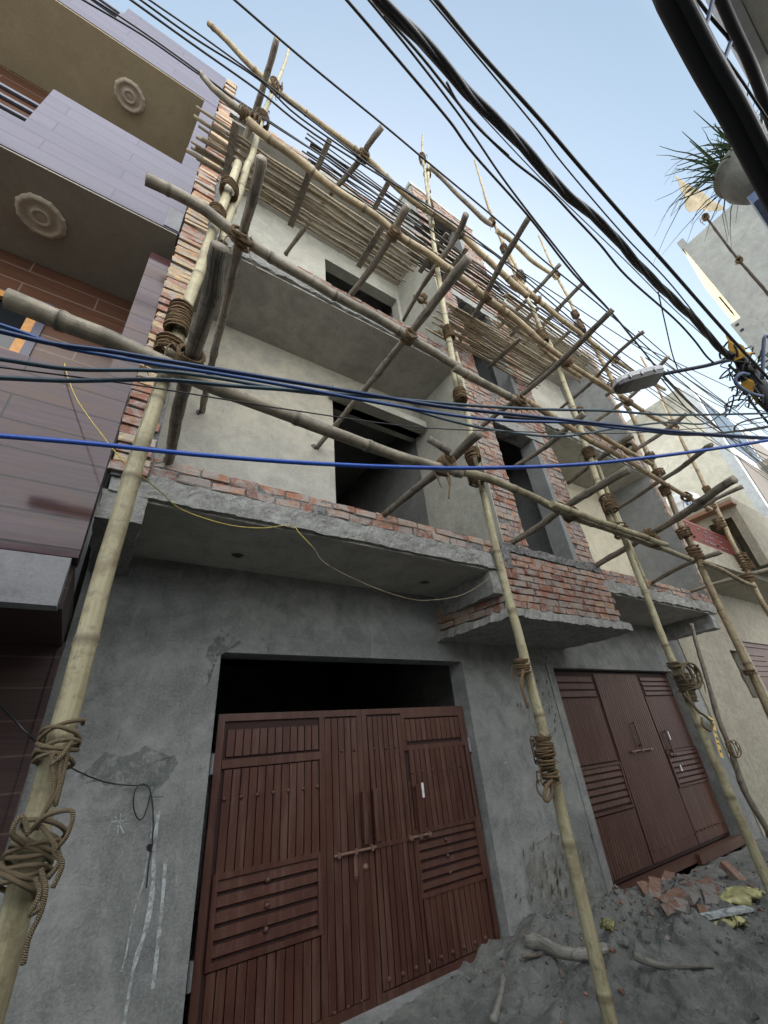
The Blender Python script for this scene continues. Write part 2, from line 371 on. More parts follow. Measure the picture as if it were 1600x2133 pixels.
n.col(col); n.rough(0.6); n.bump(f, 0.08, 0.01); M_GATE2 = n.m
M_GROOVE = simple('groove_shade', (0.032, 0.013, 0.011), 0.8)  # dark maroon behind the slats puts the shade of the gaps into colour
# glossy wood-look wall tile: long planks, fine grain, dark joints
def mat_tile(name, a, b, joint, rough, marble=None):
    n = NT(name); tc = n.n('ShaderNodeTexCoord'); sep = n.n('ShaderNodeSeparateXYZ'); n.l(tc.outputs['Object'], sep.inputs[0])
    cmb = n.n('ShaderNodeCombineXYZ'); n.l(sep.outputs['X'], cmb.inputs[0]); n.l(sep.outputs['Z'], cmb.inputs[1])
    br = n.n('ShaderNodeTexBrick'); n.l(cmb.outputs[0], br.inputs['Vector']); br.inputs['Scale'].default_value = 1
    br.inputs['Brick Width'].default_value = 1.2; br.inputs['Row Height'].default_value = 0.20; br.inputs['Mortar Size'].default_value = 0.006
    br.inputs['Color1'].default_value = (0.9, 0.9, 0.9, 1); br.inputs['Color2'].default_value = (1.1, 1.1, 1.1, 1); br.inputs['Mortar'].default_value = (1, 1, 1, 1)
    v = n.mapv((0.9, 1, 22), 'Object'); f = n.noise(2.0, 9, 0.72, v, 0.6); v2 = n.mapv((0.5, 1, 1.5), 'Object'); f2 = n.noise(1.5, 4, 0.6, v2)
    col = n.mix(n.ramp(f, [(0.35, 0), (0.68, 1)]), a, b)
    v5 = n.mapv((0.5, 1, 2.2), 'Object', loc=(4, 0, 2)); f5 = n.noise(1.3, 7, 0.7, v5, 1.2)
    if marble: col = n.mix(n.ramp(f5, [(0.50, 0), (0.64, 0.8)]), col, marble)
    col = n.mix(0.8, col, br.outputs['Color'], 'MULTIPLY')
    col = n.mix(br.outputs['Fac'], col, joint)
    n.col(col); n.rough(n.ramp(f2, [(0.3, rough), (0.7, rough*1.7)]))
    n.b.inputs['Specular IOR Level'].default_value = 0.32
    n.bump(n.math('SUBTRACT', n.math('ADD', n.math('MULTIPLY', f, 0.04), n.math('MULTIPLY', f2, 0.5)), br.outputs['Fac']), 0.3, 0.008)
    return n.m
M_TILEP = mat_tile('lavender_wood_tile', (0.068, 0.060, 0.088), (0.092, 0.081, 0.118), (0.052, 0.044, 0.070), 0.20)
M_TILEL = mat_tile('plum_wood_tile', (0.030, 0.015, 0.019), (0.080, 0.042, 0.055), (0.008, 0.005, 0.006), 0.08, (0.075, 0.036, 0.018))
M_TILEB = mat_tile('brown_wood_tile', (0.060, 0.028, 0.018), (0.105, 0.052, 0.032), (0.16, 0.12, 0.10), 0.16)
M_TILED = mat_tile('dark_wood_tile', (0.035, 0.020, 0.020), (0.06, 0.036, 0.034), (0.09, 0.06, 0.055), 0.3)
# ground: grey sand and mortar dust
n = NT('grey_sand'); v = n.mapv((1, 1, 1), 'Object'); f = n.noise(2.5, 8, 0.7, v, 0.5); f2 = n.noise(14, 8, 0.75, v); f3 = n.noise(150, 3, 0.6, v)
col = n.mix(n.ramp(f, [(0.35, 0), (0.65, 1)]), (0.215, 0.222, 0.208), (0.41, 0.415, 0.39))
col = n.mix(n.ramp(f2, [(0.5, 0), (0.75, 0.6)]), col, (0.085, 0.09, 0.086)); n.col(col); n.rough(0.95)
n.bump(n.math('ADD', n.math('ADD', f2, n.noise(40, 6, 0.7, v)), n.math('MULTIPLY', f3, 0.3)), 1.0, 0.05); M_SAND = n.m

# ================================================================== ground
def gz(x, y):
    fr = 0.10*noise.fractal(Vector((x*2.4, y*2.4, 2)), 0.9, 2.1, 6) if 1.0 < x < 10 and 0.8 < y < 4.5 else 0
    h = 0.05*noise.noise(Vector((x*0.9, y*0.9, 0)))
    near = math.exp(-((x-4.3)/2.0)**2)*math.exp(-((y-3.0)/1.0)**2)
    side = math.exp(-((x-4.15)/0.55)**2)*math.exp(-((y-3.65)/0.4)**2)
    rub = math.exp(-((x-5.9)/0.7)**2)*math.exp(-((y-3.3)/0.55)**2)
    cl = 0.0
    if 1.0 < x < 10 and 0.8 < y < 4.5:
        cl = 0.045*(1-abs(noise.noise(Vector((x*5.5, y*4.0, 11))))*2)**2+0.022*abs(noise.noise(Vector((x*13, y*11, 3))))+0.014*noise.noise(Vector((x*24, y*22, 7)))
    return h*0.5+fr*(0.3+1.3*near)+cl*(0.35+0.9*near)+0.15*near+0.16*side+0.08*rub-0.07
mb = MB(); xs = list(np.concatenate([np.arange(-30, 1.5, 2.1), np.arange(1.5, 9.5, 0.022), np.arange(9.5, 80, 3)])); ys = list(np.concatenate([np.arange(-30, 1.0, 2.0), np.arange(1.0, 4.4, 0.022), np.arange(4.4, 60, 3)]))
for y in ys:
    for x in xs: mb.v.append(Vector((x, y, gz(x, y))))
nx = len(xs)
for j in range(len(ys)-1):
    for i in range(nx-1): mb.face((j*nx+i, j*nx+i+1, (j+1)*nx+i+1, (j+1)*nx+i))
tag(mb.build('ground', M_SAND, smooth=True), kind='structure')

# ================================================================== the unfinished house
def wallY(mb, x0, x1, z0, z1, Y, th, holes=(), m=0):
    xs = sorted({x0, x1, *[h[0] for h in holes], *[h[1] for h in holes]}); zs = sorted({z0, z1, *[h[2] for h in holes], *[h[3] for h in holes]})
    xs = [x for x in xs if x0 <= x <= x1]; zs = [z for z in zs if z0 <= z <= z1]
    def hole(x, z): return any(h[0] < x < h[1] and h[2] < z < h[3] for h in holes)
    for a, b in zip(xs, xs[1:]):
        for c, d in zip(zs, zs[1:]):
            if hole((a+b)/2, (c+d)/2): continue
            mb.quad(V(a, Y, c), V(b, Y, c), V(b, Y, d), V(a, Y, d), m=m)
            mb.quad(V(b, Y+th, c), V(a, Y+th, c), V(a, Y+th, d), V(b, Y+th, d), m=m)
    for (a, b, c, d) in holes:
        c2, d2 = max(c, z0), min(d, z1)
        mb.quad(V(a, Y, c2), V(a, Y, d2), V(a, Y+th, d2), V(a, Y+th, c2), m=m)
        mb.quad(V(b, Y, c2), V(b, Y+th, c2), V(b, Y+th, d2), V(b, Y, d2), m=m)
        if d < z1: mb.quad(V(a, Y, d), V(b, Y, d), V(b, Y+th, d), V(a, Y+th, d), m=m)
        if c > z0: mb.quad(V(a, Y, c), V(a, Y+th, c), V(b, Y+th, c), V(b, Y, c), m=m)
    mb.quad(V(x0, Y, z0), V(x0, Y, z1), V(x0, Y+th, z1), V(x0, Y+th, z0), m=m)
    mb.quad(V(x1, Y, z0), V(x1, Y+th, z0), V(x1, Y+th, z1), V(x1, Y, z1), m=m)
    mb.quad(V(x0, Y, z1), V(x1, Y, z1), V(x1, Y+th, z1), V(x0, Y+th, z1), m=m)
def room(mb, x0, x1, y0, y1, z0, z1, m=0):   # inward-facing box, open towards -Y
    mb.quad(V(x0, y1, z0), V(x1, y1, z0), V(x1, y1, z1), V(x0, y1, z1), m=m)
    mb.quad(V(x0, y0, z0), V(x0, y1, z0), V(x0, y1, z1), V(x0, y0, z1), m=m)
    mb.quad(V(x1, y0, z0), V(x1, y1, z0), V(x1, y1, z1), V(x1, y0, z1), m=m)
    mb.quad(V(x0, y0, z0), V(x1, y0, z0), V(x1, y1, z0), V(x0, y1, z0), m=m)
    mb.quad(V(x0, y0, z1), V(x1, y0, z1), V(x1, y1, z1), V(x0, y1, z1), m=m)
def bricks(mb, O, U, N, w, h, course=0.083, ln=0.235, gap=0.012, out=0.012, jit=0.004, holes=(), m=0, skip=0.0, ragL=0.0, ragR=0.0, head=False, depth=0.05):
    """courses of separate bricks on a rectangle: O lower corner, U along, N outwards"""
    Z = V(0, 0, 1); nz = int(round(h/course))
    for k in range(nz):
        z = k*course; x = -ln*0.5*(k % 2)*(0 if head else 1) + random.uniform(-0.01, 0.01)
        xl = -random.uniform(0, ragL); xr = w+random.uniform(0, ragR)
        while x < xr-0.02:
            L = ln*random.uniform(0.92, 1.06)
            if head and random.random() < 0.0: L = ln/2
            a, b = max(x, xl), min(x+L-gap, xr); x += L
            if b-a < 0.035: continue
            if any(hh[0] < (a+b)/2 < hh[1] and hh[2] < z+course/2 < hh[3] for hh in holes):
                # trim bricks to the opening
                for hh in holes:
                    if hh[2] < z+course/2 < hh[3]:
                        if a < hh[0] < b and hh[0]-a > 0.04: b = hh[0]; break
                        if a < hh[1] < b and b-hh[1] > 0.04: a = hh[1]; break
                else: continue
                if any(hh[0] < (a+b)/2 < hh[1] and hh[2] < z+course/2 < hh[3] for hh in holes): continue
            else:
                for hh in holes:
                    if hh[2] < z+course/2 < hh[3]:
                        if a < hh[0] < b: b = hh[0]
                        if a < hh[1] < b: a = hh[1]
                if b-a < 0.03: continue
            if random.random() < skip: continue
            o = out*random.uniform(0.3, 1.4); c = 0.005
            z0, z1 = z+gap/2, z+course-gap/2
            i = len(mb.v)
            def jp(p): return p+V(random.uniform(-jit, jit), random.uniform(-jit, jit), random.uniform(-jit, jit))
            tilt = random.uniform(-0.006, 0.006)
            for (uu, zz) in ((a, z0), (b, z0+tilt), (b, z1+tilt), (a, z1)): mb.v.append(O+U*uu+Z*zz-N*depth)
            for (uu, zz) in ((a, z0), (b, z0+tilt), (b, z1+tilt), (a, z1)): mb.v.append(jp(O+U*uu+Z*zz+N*(o-c)))
            for (uu, zz) in ((a+c, z0+c), (b-c, z0+c+tilt), (b-c, z1-c+tilt), (a+c, z1-c)): mb.v.append(jp(O+U*uu+Z*zz+N*o))
            r = random.random()
            mb.face((i+8, i+9, i+10, i+11), r, m)
            for q in range(4):
                q2 = (q+1) % 4
                mb.face((i+q, i+q2, i+4+q2, i+4+q), r, m); mb.face((i+4+q, i+4+q2, i+8+q2, i+8+q), r, m)
house = empty('unfinished_house', (0, 3.8, 0), 'half-built brick and cement house with open balconies behind the bamboo scaffolding', 'house')
H = house
G1 = (0.893, 3.667, 0, 2.48); G2 = (5.35, 8.80, 0, 2.45)
# ground wall, slightly recessed panels between pilasters
mb = MB(); wallY(mb, -0.2, 9.55, -0.3, 3.26, 3.8, 0.24, [G1, G2]); o = mb.build('ground_wall', M_PLG, H)
# thin pilaster line left of the second gate
mb = MB(); mb.box(5.22, 5.35, 3.785, 3.8, 0, 2.5); mb.box(8.80, 9.0, 3.77, 3.8, 0, 2.6); mb.split('pilaster', M_PLG, H)
# dark garages behind the gates, rooms behind the balconies
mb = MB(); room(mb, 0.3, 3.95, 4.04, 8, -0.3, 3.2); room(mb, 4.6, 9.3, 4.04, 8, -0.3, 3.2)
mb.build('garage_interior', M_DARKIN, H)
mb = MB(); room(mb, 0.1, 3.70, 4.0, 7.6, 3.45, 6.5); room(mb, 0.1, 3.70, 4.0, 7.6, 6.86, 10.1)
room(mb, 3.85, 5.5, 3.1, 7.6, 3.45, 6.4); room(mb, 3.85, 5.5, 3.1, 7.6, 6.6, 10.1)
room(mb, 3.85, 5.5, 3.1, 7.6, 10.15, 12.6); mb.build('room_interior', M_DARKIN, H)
# balcony back walls
mb = MB()
wallY(mb, 0.06, 3.70, 3.45, 6.62, 3.8, 0.2, [(2.05, 3.70, 3.45, 6.08)])
o = mb.build('balcony_back_wall', M_PLB1, H)
mb = MB(); wallY(mb, 0.06, 3.70, 6.86, 10.2, 3.8, 0.2, [(2.0, 3.62, 6.86, 9.6)]); mb.build('balcony_back_wall', M_PLU, H)
mb = MB(); wallY(mb, 5.62, 9.12, 3.45, 6.3, 3.8, 0.2); mb.build('balcony_back_wall', M_CREAM, H)
mb = MB(); wallY(mb, 5.62, 9.12, 6.55, 10.0, 3.8, 0.2); mb.build('balcony_back_wall', M_PLU, H)
mb = MB(); mb.box(1.98, 3.62, 3.62, 3.8, 6.0, 6.12); mb.box(2.05, 3.70, 3.80, 4.1, 6.08, 6.3); mb.split('door_lintel', M_PLU, H)
# party wall on the left: plastered inside, toothed brick end
mb = MB(); mb.box(-0.17, 0.055, 2.84, 8, 3.40, 9.9); mb.box(-0.17, 0.055, 3.3, 8, 9.9, 10.4); mb.build('party_wall', M_PLD, H)
mb = MB(); mb.box(-0.175, 0.05, 2.82, 2.86, 3.38, 9.9, m=1)
bricks(mb, V(-0.19, 2.82, 3.40), V(1, 0, 0), V(0, -1, 0), 0.235, 6.5, ln=0.24, out=0.022, jit=0.009, gap=0.016, ragL=0.015, ragR=0.015, head=True)
bricks(mb, V(-0.19, 2.86, 9.9), V(1, 0, 0), V(0, -1, 0), 0.15, 1.45, ln=0.24, out=0.03, jit=0.008, ragL=0.01, ragR=0.02, head=True, depth=0.22)
mb.build('brick_wall_end', [M_BRKY, M_MORT], H)
# partition between bays (plaster, dark) and its continuation
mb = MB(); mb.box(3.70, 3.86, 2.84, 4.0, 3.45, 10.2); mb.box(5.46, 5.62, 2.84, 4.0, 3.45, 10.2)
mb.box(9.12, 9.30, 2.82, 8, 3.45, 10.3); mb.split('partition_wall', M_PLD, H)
mb = MB(); mb.box(3.685, 3.70, 2.80, 4.0, 3.5, 6.62); mb.box(3.685, 3.70, 2.8, 4.0, 6.9, 10.1); mb.split('partition_plaster', M_PLU, H)
# stair bay front: brick with three stacked openings, plastered reveals, tower above the roof
holes = [(0.45, 1.45, -0.1, 2.13), (0.45, 1.42, 3.1, 5.2), (0.30, 1.30, 7.1, 8.5)]
mb = MB()
bricks(mb, V(3.70, 2.82, 3.55), V(1, 0, 0), V(0, -1, 0), 1.86, 9.1, jit=0.006, out=0.016, holes=holes, ragR=0.02)
mbh = [(3.70+a, 3.70+b, 3.55+c, 3.55+d) for a, b, c, d in holes]
wallY(mb, 3.70, 5.56, 3.45, 12.6, 2.815, 0.22, mbh, m=1)
mb.build('brick_stair_front', [M_BRK, M_MORT], H)
mb = MB()
for (a, b, c, d) in mbh:
    mb.box(b-0.10, b+0.0, 2.80, 3.06, max(c, 3.6), d); mb.box(a, a+0.02, 2.83, 3.04, max(c, 3.6), d)
mb.split('opening_reveal', M_PLD, H)
mb = MB(); mb.rough(4.1, 5.35, 2.785, 3.03, 5.68, 5.88, 0.05, 0.01); mb.rough(4.05, 5.3, 2.79, 3.0, 8.75, 8.92, 0.06, 0.01); mb.rough(3.95, 5.2, 2.79, 3.0, 12.06, 12.22, 0.06, 0.01)
mb.split('concrete_lintel', M_CONC, H)
mb = MB(); mb.box(3.69, 3.80, 2.83, 5.4, 10.2, 12.6); mb.box(5.44, 5.56, 2.84, 5.4, 10.2, 12.6); mb.box(3.69, 5.56, 5.3, 5.4, 10.2, 12.6); mb.rough(3.66, 5.6, 2.79, 5.45, 12.6, 12.72, 0.12, 0.015); mb.build('stair_tower', M_TOWER, H)
# balcony slabs
mb = MB(); mb.rough(-0.16, 3.58, 2.83, 3.8, 3.262, 3.44, 0.028, 0.015, fr=8); mb.build('balcony_slab', M_CONC, H)
mb = MB(); mb.box(0.07, 3.46, 2.87, 3.8, 3.245, 3.30); mb.build('slab_soffit', M_SOF, H)
mb = MB(); mb.rough(-0.19, 0.07, 2.84, 3.8, 3.06, 3.27, 0.05, 0.014, seed=3); mb.rough(3.40, 3.60, 2.86, 3.8, 2.98, 3.25, 0.05, 0.014, seed=5); mb.rough(8.92, 9.15, 2.88, 3.8, 3.0, 3.25, 0.05, 0.014, seed=6); mb.split('slab_beam', M_CONC, H)
mb = MB(); mb.rough(0.03, 3.70, 2.83, 3.82, 6.64, 6.86, 0.04, 0.024, seed=9); mb.rough(5.56, 9.2, 2.83, 3.82, 6.32, 6.55, 0.05, 0.022, seed=11); mb.rough(5.56, 9.15, 2.83, 3.8, 3.27, 3.44, 0.04, 0.024, seed=13)
mb.split('balcony_slab', M_CONC, H)
mb = MB(); mb.box(0.06, 3.69, 2.87, 3.81, 6.62, 6.66); mb.build('slab_soffit', M_SOF, H)
mb = MB(); mb.box(5.62, 9.12, 2.87, 3.81, 6.30, 6.34); mb.box(5.62, 9.1, 2.87, 3.8, 3.25, 3.29); mb.split('slab_soffit', M_SOF, H)
mb = MB(); mb.rough(-0.1, 3.8, 2.84, 8.1, 10.15, 10.32, 0.12, 0.02, seed=21); mb.rough(5.5, 9.3, 2.84, 8.1, 9.95, 10.15, 0.12, 0.02, seed=23); mb.box(3.8, 5.5, 3.1, 8.1, 10.1, 10.2)
mb.box(-0.1, 9.3, 7.9, 8.1, 0, 10.2)
mb.build('roof_slab', M_CONC, H)
mb = MB(); mb.box(0.06, 3.69, 2.9, 3.81, 10.11, 10.16); mb.box(5.62, 9.12, 2.9, 3.81, 9.91, 9.97); mb.split('roof_soffit', M_SOF, H)
# brick curbs standing on the slab edges
def curb(x0, x1, z, n, mat=M_BRK, flat=False):
    mb = MB(); mb.box(x0, x1, 2.845, 2.93, z, z+n*0.085-0.012, m=1)
    bricks(mb, V(x0, 2.85, z), V(1, 0, 0), V(0, -1, 0), x1-x0, n*0.085, course=0.085, ln=0.24, out=0.016, jit=0.008, gap=0.014, depth=0.10)
    return mb.build('brick_curb', [mat, M_MORT], H)
curb(0.02, 3.62, 3.445, 2); curb(0.05, 3.70, 6.865, 2); curb(5.6, 9.15, 3.445, 2); curb(5.6, 9.18, 6.555, 2); curb(0.0, 3.65, 10.325, 1); curb(5.6, 9.2, 10.16, 1)
# window-box parapet of the stair bay, hanging lower than the balconies
mb = MB()
bricks(mb, V(3.58, 2.80, 2.82), V(1, 0, 0), V(0, -1, 0), 2.0, 0.70, jit=0.006, out=0.014, ragR=0.12, depth=0.11)
bricks(mb, V(3.40, 3.80, 2.82), V(0.17, -0.985, 0).normalized(), V(-0.985, -0.17, 0), 0.98, 0.25, jit=0.006, out=0.014, depth=0.1)
mb.box(3.62, 5.56, 2.82, 2.93, 2.8, 3.51, m=1)
mb.build('brick_parapet', [M_BRK, M_MORT], H)
mb = MB(); mb.rough(3.60, 5.62, 2.79, 2.95, 3.50, 3.60, 0.04, 0.02, seed=31); mb.rough(3.46, 3.72, 2.78, 2.95, 3.28, 3.50, 0.04, 0.02, seed=33); mb.split('cement_band', M_MORT, H)
# its thin rough slab with the slanting left end
mb = MB(); NX, NY = 80, 36
for k, zz in enumerate((2.705, 2.80)):
    for j in range(NY+1):
        y = 2.74+(3.8-2.74)*j/NY; xl = 3.50-(y-2.74)*0.14-0.03*(k == 0); xr = 5.78-0.02*(y-2.74)
        for i in range(NX+1):
            x = xl+(xr-xl)*i/NX; p = V(x, y, zz); mb.v.append(p+noise.noise_vector(p*7+V(k*5, 0, 0))*0.026+noise.noise_vector(p*30+V(k*5, 0, 0))*0.014)
W = NX+1; T = W*(NY+1)
for j in range(NY):
    for i in range(NX):
        a = j*W+i; mb.face((a, a+W, a+W+1, a+1)); mb.face((T+a, T+a+1, T+a+W+1, T+a+W))
for i in range(NX): mb.face((i, i+1, T+i+1, T+i))
for j in range(NY):
    a = j*W; mb.face((a+W, a, T+a, T+a+W)); a = j*W+NX; mb.face((a, a+W, T+a+W, T+a))
mb.build('parapet_slab', M_CONC, H)
# right end of the party wall: rough plaster edge
mb = MB(); mb.rough(9.12, 9.30, 2.79, 2.84, 3.45, 10.2, 0.05, 0.02, seed=41); mb.build('wall_end', mat_brick('brick_dusty', [(0, (0.34, 0.2, 0.14)), (1, (0.46, 0.34, 0.25))], smear=0.42), H)
# holes and stains
def blob(mb, c, ax, ay, seed, r0=1.0, n=22):
    i = len(mb.v); mb.v.append(c)
    for k in range(n):
        a = 2*math.pi*k/n; r = r0*(0.75+0.5*noise.noise(V(math.cos(a)*1.5+seed, math.sin(a)*1.5, seed)))
        mb.v.append(c+ax*math.cos(a)*r+ay*math.sin(a)*r)
    for k in range(n): mb.face((i, i+1+k, i+1+(k+1) % n))
mb = MB()
blob(mb, V(0.87, 3.47, 3.242), V(0.07, 0, 0), V(0, 0.055, 0), 1); blob(mb, V(2.93, 3.42, 3.242), V(0.085, 0, 0), V(0, 0.06, 0), 2)
blob(mb, onY(312, 1765, 3.796), V(0.028, 0, 0), V(0, 0, 0.028), 3); blob(mb, onY(351, 1586, 3.796), V(0.016, 0, 0), V(0, 0, 0.016), 4)
blob(mb, V(0.38, 3.796, 5.02), V(0.04, 0, 0), V(0, 0, 0.04), 5); blob(mb, onY(655, 930, 3.796), V(0.05, 0, 0), V(0, 0, 0.05), 6)
mb.split('wall_hole', M_DARK, H)
# whitewash run and chalk star on the left pier
mb = MB()
def stroke(pts, r, Y=3.797):
    P = [onY(x, y, Y) for x, y in pts]; P = resample(spline(P, 6), 0.03)[0]; i0 = len(mb.v)
    for k, p in enumerate(P):
        t = (P[min(k+1, len(P)-1)]-P[max(k-1, 0)]).normalized(); nn = V(-t.z, 0, t.x)
        ww = r*(0.55+0.9*abs(noise.noise(p*9)))
        mb.v += [p-nn*ww, p+nn*ww]
    for k in range(len(P)-1): a = i0+2*k; mb.face((a, a+1, a+3, a+2))
stroke([(322, 1690), (305, 1800), (298, 1840), (278, 1905), (262, 1990), (252, 2025)], 0.006)
stroke([(330, 1690), (322, 1760), (318, 1850), (305, 1930), (280, 2010), (262, 2110), (255, 2180)], 0.014)
stroke([(345, 1790), (338, 1880), (330, 1960), (318, 2060)], 0.016)
for a, b in (((232, 1712), (268, 1708)), ((252, 1695), (244, 1742)), ((236, 1730), (265, 1702)), ((240, 1700), (258, 1735))): stroke([a, b], 0.0035)
for a, b in (((1050, 1590), (1062, 1580)), ((1052, 1578), (1060, 1592)), ((1118, 1622), (1126, 1624))): stroke([a, b], 0.004)
mb.split('whitewash_mark', M_WHTCH, H)
# old plaster patch outlines: damp darker patch left of the first gate
mb = MB()
def patch(px, Y=3.7955):
    i = len(mb.v); P = [onY(x, y, Y) for x, y in px]; Q = []
    for a, b in zip(P, P[1:]+P[:1]):
        for k in range(6): p = a.lerp(b, k/6); q = noise.noise_vector(p*7)*0.05+noise.noise_vector(p*30)*0.02; Q.append(V(p.x+q.x, Y, p.z+q.z))
    c = sum(Q, V(0, 0, 0))/len(Q); mb.v.append(c); mb.v += Q; n = len(Q)
    for k in range(n): mb.face((i, i+1+k, i+1+(k+1) % n))
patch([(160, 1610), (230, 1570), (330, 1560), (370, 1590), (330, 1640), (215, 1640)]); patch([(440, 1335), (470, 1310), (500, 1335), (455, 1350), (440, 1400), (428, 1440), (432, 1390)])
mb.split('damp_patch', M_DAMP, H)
mb = MB(); rs = random.Random(8)
for k in range(125):
    y = min(3.9, max(2.86, rs.gauss(3.35, 0.28))); z = rs.gauss(4.45, 0.38); h_ = rs.uniform(0.02, 0.10); w_ = rs.uniform(0.002, 0.005)
    if z < 3.6: continue
    mb.quad(V(3.681, y-w_, z), V(3.681, y+w_, z), V(3.681, y+w_*0.4, z-h_), V(3.681, y-w_*0.4, z-h_))
tag(mb.build('whitewash_splash', M_WHTCH, H), kind='stuff')
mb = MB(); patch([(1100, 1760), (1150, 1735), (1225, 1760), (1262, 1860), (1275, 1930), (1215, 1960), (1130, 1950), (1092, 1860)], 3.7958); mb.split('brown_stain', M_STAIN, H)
mb = MB(); rndp = random.Random(3)
for k in range(120):
    cx = rndp.gauss(1165, 40); cy = rndp.gauss(1825, 42)
    if k > 70: cx, cy = rndp.gauss(1120, 26), rndp.gauss(1460, 45)
    if cx > 1250 or cx < 1075: continue
    blob(mb, onY(cx, cy, 3.7945), V(rndp.uniform(0.006, 0.026), 0, 0.01), V(0.01, 0, rndp.uniform(0.012, 0.045)), k)
mb.split('peeled_spot', M_PEEL, H)
mb = MB(); patch([(1075, 1960), (1110, 1915), (1160, 1905), (1200, 1945), (1225, 1975), (1160, 2010), (1080, 2010)], 3.78); mb.build('fallen_render', M_PATCH, H)
# ---- gates
def gate(name, X0, X1, Y, mat, spec, studs, label):
    g = empty(name, (0, 0, 0), None, None); g.parent = H; g.location = (0, 0, 0)
    g.location = V((X0+X1)/2, Y-3.8, 0)
    return g
def hemi(mb, c, r, m=0):
    i = len(mb.v); n = 8
    for k, (rr, d) in enumerate(((1, 0), (0.75, 0.55), (0.3, 0.85))):
        for q in range(n): a = 2*math.pi*q/n; mb.v.append(c+V(math.cos(a)*rr*r, -d*r, math.sin(a)*rr*r))
    for k in range(2):
        for q in range(n): q2 = (q+1) % n; mb.face((i+k*n+q, i+k*n+q2, i+(k+1)*n+q2, i+(k+1)*n+q))
    mb.face([i+2*n+q for q in range(n)])
def vslats(mb, x0, x1, z0, z1, Y, w=0.058, g=0.009):
    n = max(1, round((x1-x0)/(w+g))); p = (x1-x0)/n
    for k in range(n): mb.box(x0+k*p+g/2, x0+(k+1)*p-g/2, Y-0.020, Y, z0, z1)
def hslats(mb, x0, x1, z0, z1, Y, n=6, g=0.014):
    p = (z1-z0)/n
    for k in range(n):
        z = z0+k*p
        i = len(mb.v)
        for x in (x0, x1):
            mb.v += [V(x, Y, z+g/2), V(x, Y-0.020, z+g/2+0.012), V(x, Y-0.014, z+p-g/2), V(x, Y, z+p-g/2)]
        mb.face((i, i+1, i+5, i+4)); mb.face((i+1, i+2, i+6, i+5)); mb.face((i+2, i+3, i+7, i+6)); mb.face((i, i+3, i+2, i+1)); mb.face((i+4, i+5, i+6, i+7))
def frame(mb, x0, x1, z0, z1, Y, w=0.05, d=0.02):
    mb.box(x0, x1, Y-d, Y, z1-w, z1); mb.box(x0, x1, Y-d, Y, z0, z0+w); mb.box(x0, x0+w, Y-d, Y, z0+w, z1-w); mb.box(x1-w, x1, Y-d, Y, z0+w, z1-w)
Yg = 3.92
g1 = bpy.data.objects.new('gate', None); COL.objects.link(g1); g1.parent = H; g1.location = (2.3, 0.12, 0)
def wtube(mb, a, b, r, s=8): mb.tube([a, b], r, s)
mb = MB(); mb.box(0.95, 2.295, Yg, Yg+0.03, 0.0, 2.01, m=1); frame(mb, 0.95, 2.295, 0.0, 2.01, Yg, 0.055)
vslats(mb, 1.03, 1.84, 1.70, 1.89, Yg); mb.box(1.01, 1.86, Yg-0.024, Yg, 1.62, 1.68); vslats(mb, 1.03, 1.84, 0.98, 1.61, Yg)
frame(mb, 1.02, 1.86, 0.49, 0.98, Yg, 0.035, 0.03); hslats(mb, 1.055, 1.825, 0.53, 0.945, Yg, 5)
vslats(mb, 1.03, 1.84, 0.06, 0.48, Yg); vslats(mb, 1.90, 2.24, 0.06, 1.94, Yg, 0.06); mb.box(1.85, 1.90, Yg-0.02, Yg, 0.055, 1.955)
for k in range(7): hemi(mb, V(1.05+k*0.129, Yg-0.02, 1.42), 0.019)
for x in (2.07, 2.20): hemi(mb, V(x, Yg-0.02, 1.67), 0.018)
for z in (0.88, 0.74, 0.61): hemi(mb, V(1.42, Yg-0.022, z), 0.022)
for x in (1.95, 2.06, 2.17): hemi(mb, V(x, Yg-0.016, 0.06), 0.014)
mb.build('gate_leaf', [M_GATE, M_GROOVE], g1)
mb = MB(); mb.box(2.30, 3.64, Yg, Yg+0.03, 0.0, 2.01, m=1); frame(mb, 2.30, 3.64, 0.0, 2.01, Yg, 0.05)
vslats(mb, 2.36, 2.77, 0.06, 1.94, Yg, 0.052); frame(mb, 2.76, 3.60, 1.62, 1.96, Yg, 0.045, 0.024); vslats(mb, 2.81, 3.55, 1.70, 1.90, Yg, 0.06)
vslats(mb, 2.82, 3.56, 0.98, 1.62, Yg, 0.06); frame(mb, 2.79, 3.58, 0.50, 0.98, Yg, 0.035, 0.03); hslats(mb, 2.825, 3.545, 0.535, 0.945, Yg, 6)
vslats(mb, 2.82, 3.56, 0.06, 0.50, Yg, 0.06); mb.box(2.775, 2.805, Yg-0.026, Yg, 0.06, 1.36)
for x in (2.42, 2.55, 2.67): hemi(mb, V(x, Yg-0.02, 1.66), 0.018)
for k in range(6): hemi(mb, V(2.84+k*0.126, Yg-0.02, 1.43), 0.017)
for k in range(9): hemi(mb, V(2.42+k*0.13, Yg-0.02, 0.11), 0.02)
for z in (0.86, 0.74, 0.62): hemi(mb, V(3.15, Yg-0.022, z), 0.019)
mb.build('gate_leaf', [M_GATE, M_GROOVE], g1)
def handle(x, z0, z1, par, r=0.012):
    mb = MB(); mb.box(x-0.02, x+0.02, Yg-0.07, Yg-0.055, z0, z1); mb.box(x-0.014, x+0.014, Yg-0.056, Yg-0.014, z1-0.03, z1-0.015); mb.box(x-0.014, x+0.014, Yg-0.056, Yg-0.014, z0+0.015, z0+0.03)
    return mb.build('handle', M_GATE if par is g1 else M_GATE2, par)
handle(2.262, 0.97, 1.35, g1); handle(2.372, 0.97, 1.35, g1); handle(2.85, 0.96, 1.33, g1)
M_BOLT = simple('rusty_bolt', (0.20, 0.12, 0.09), 0.5, 0.3)
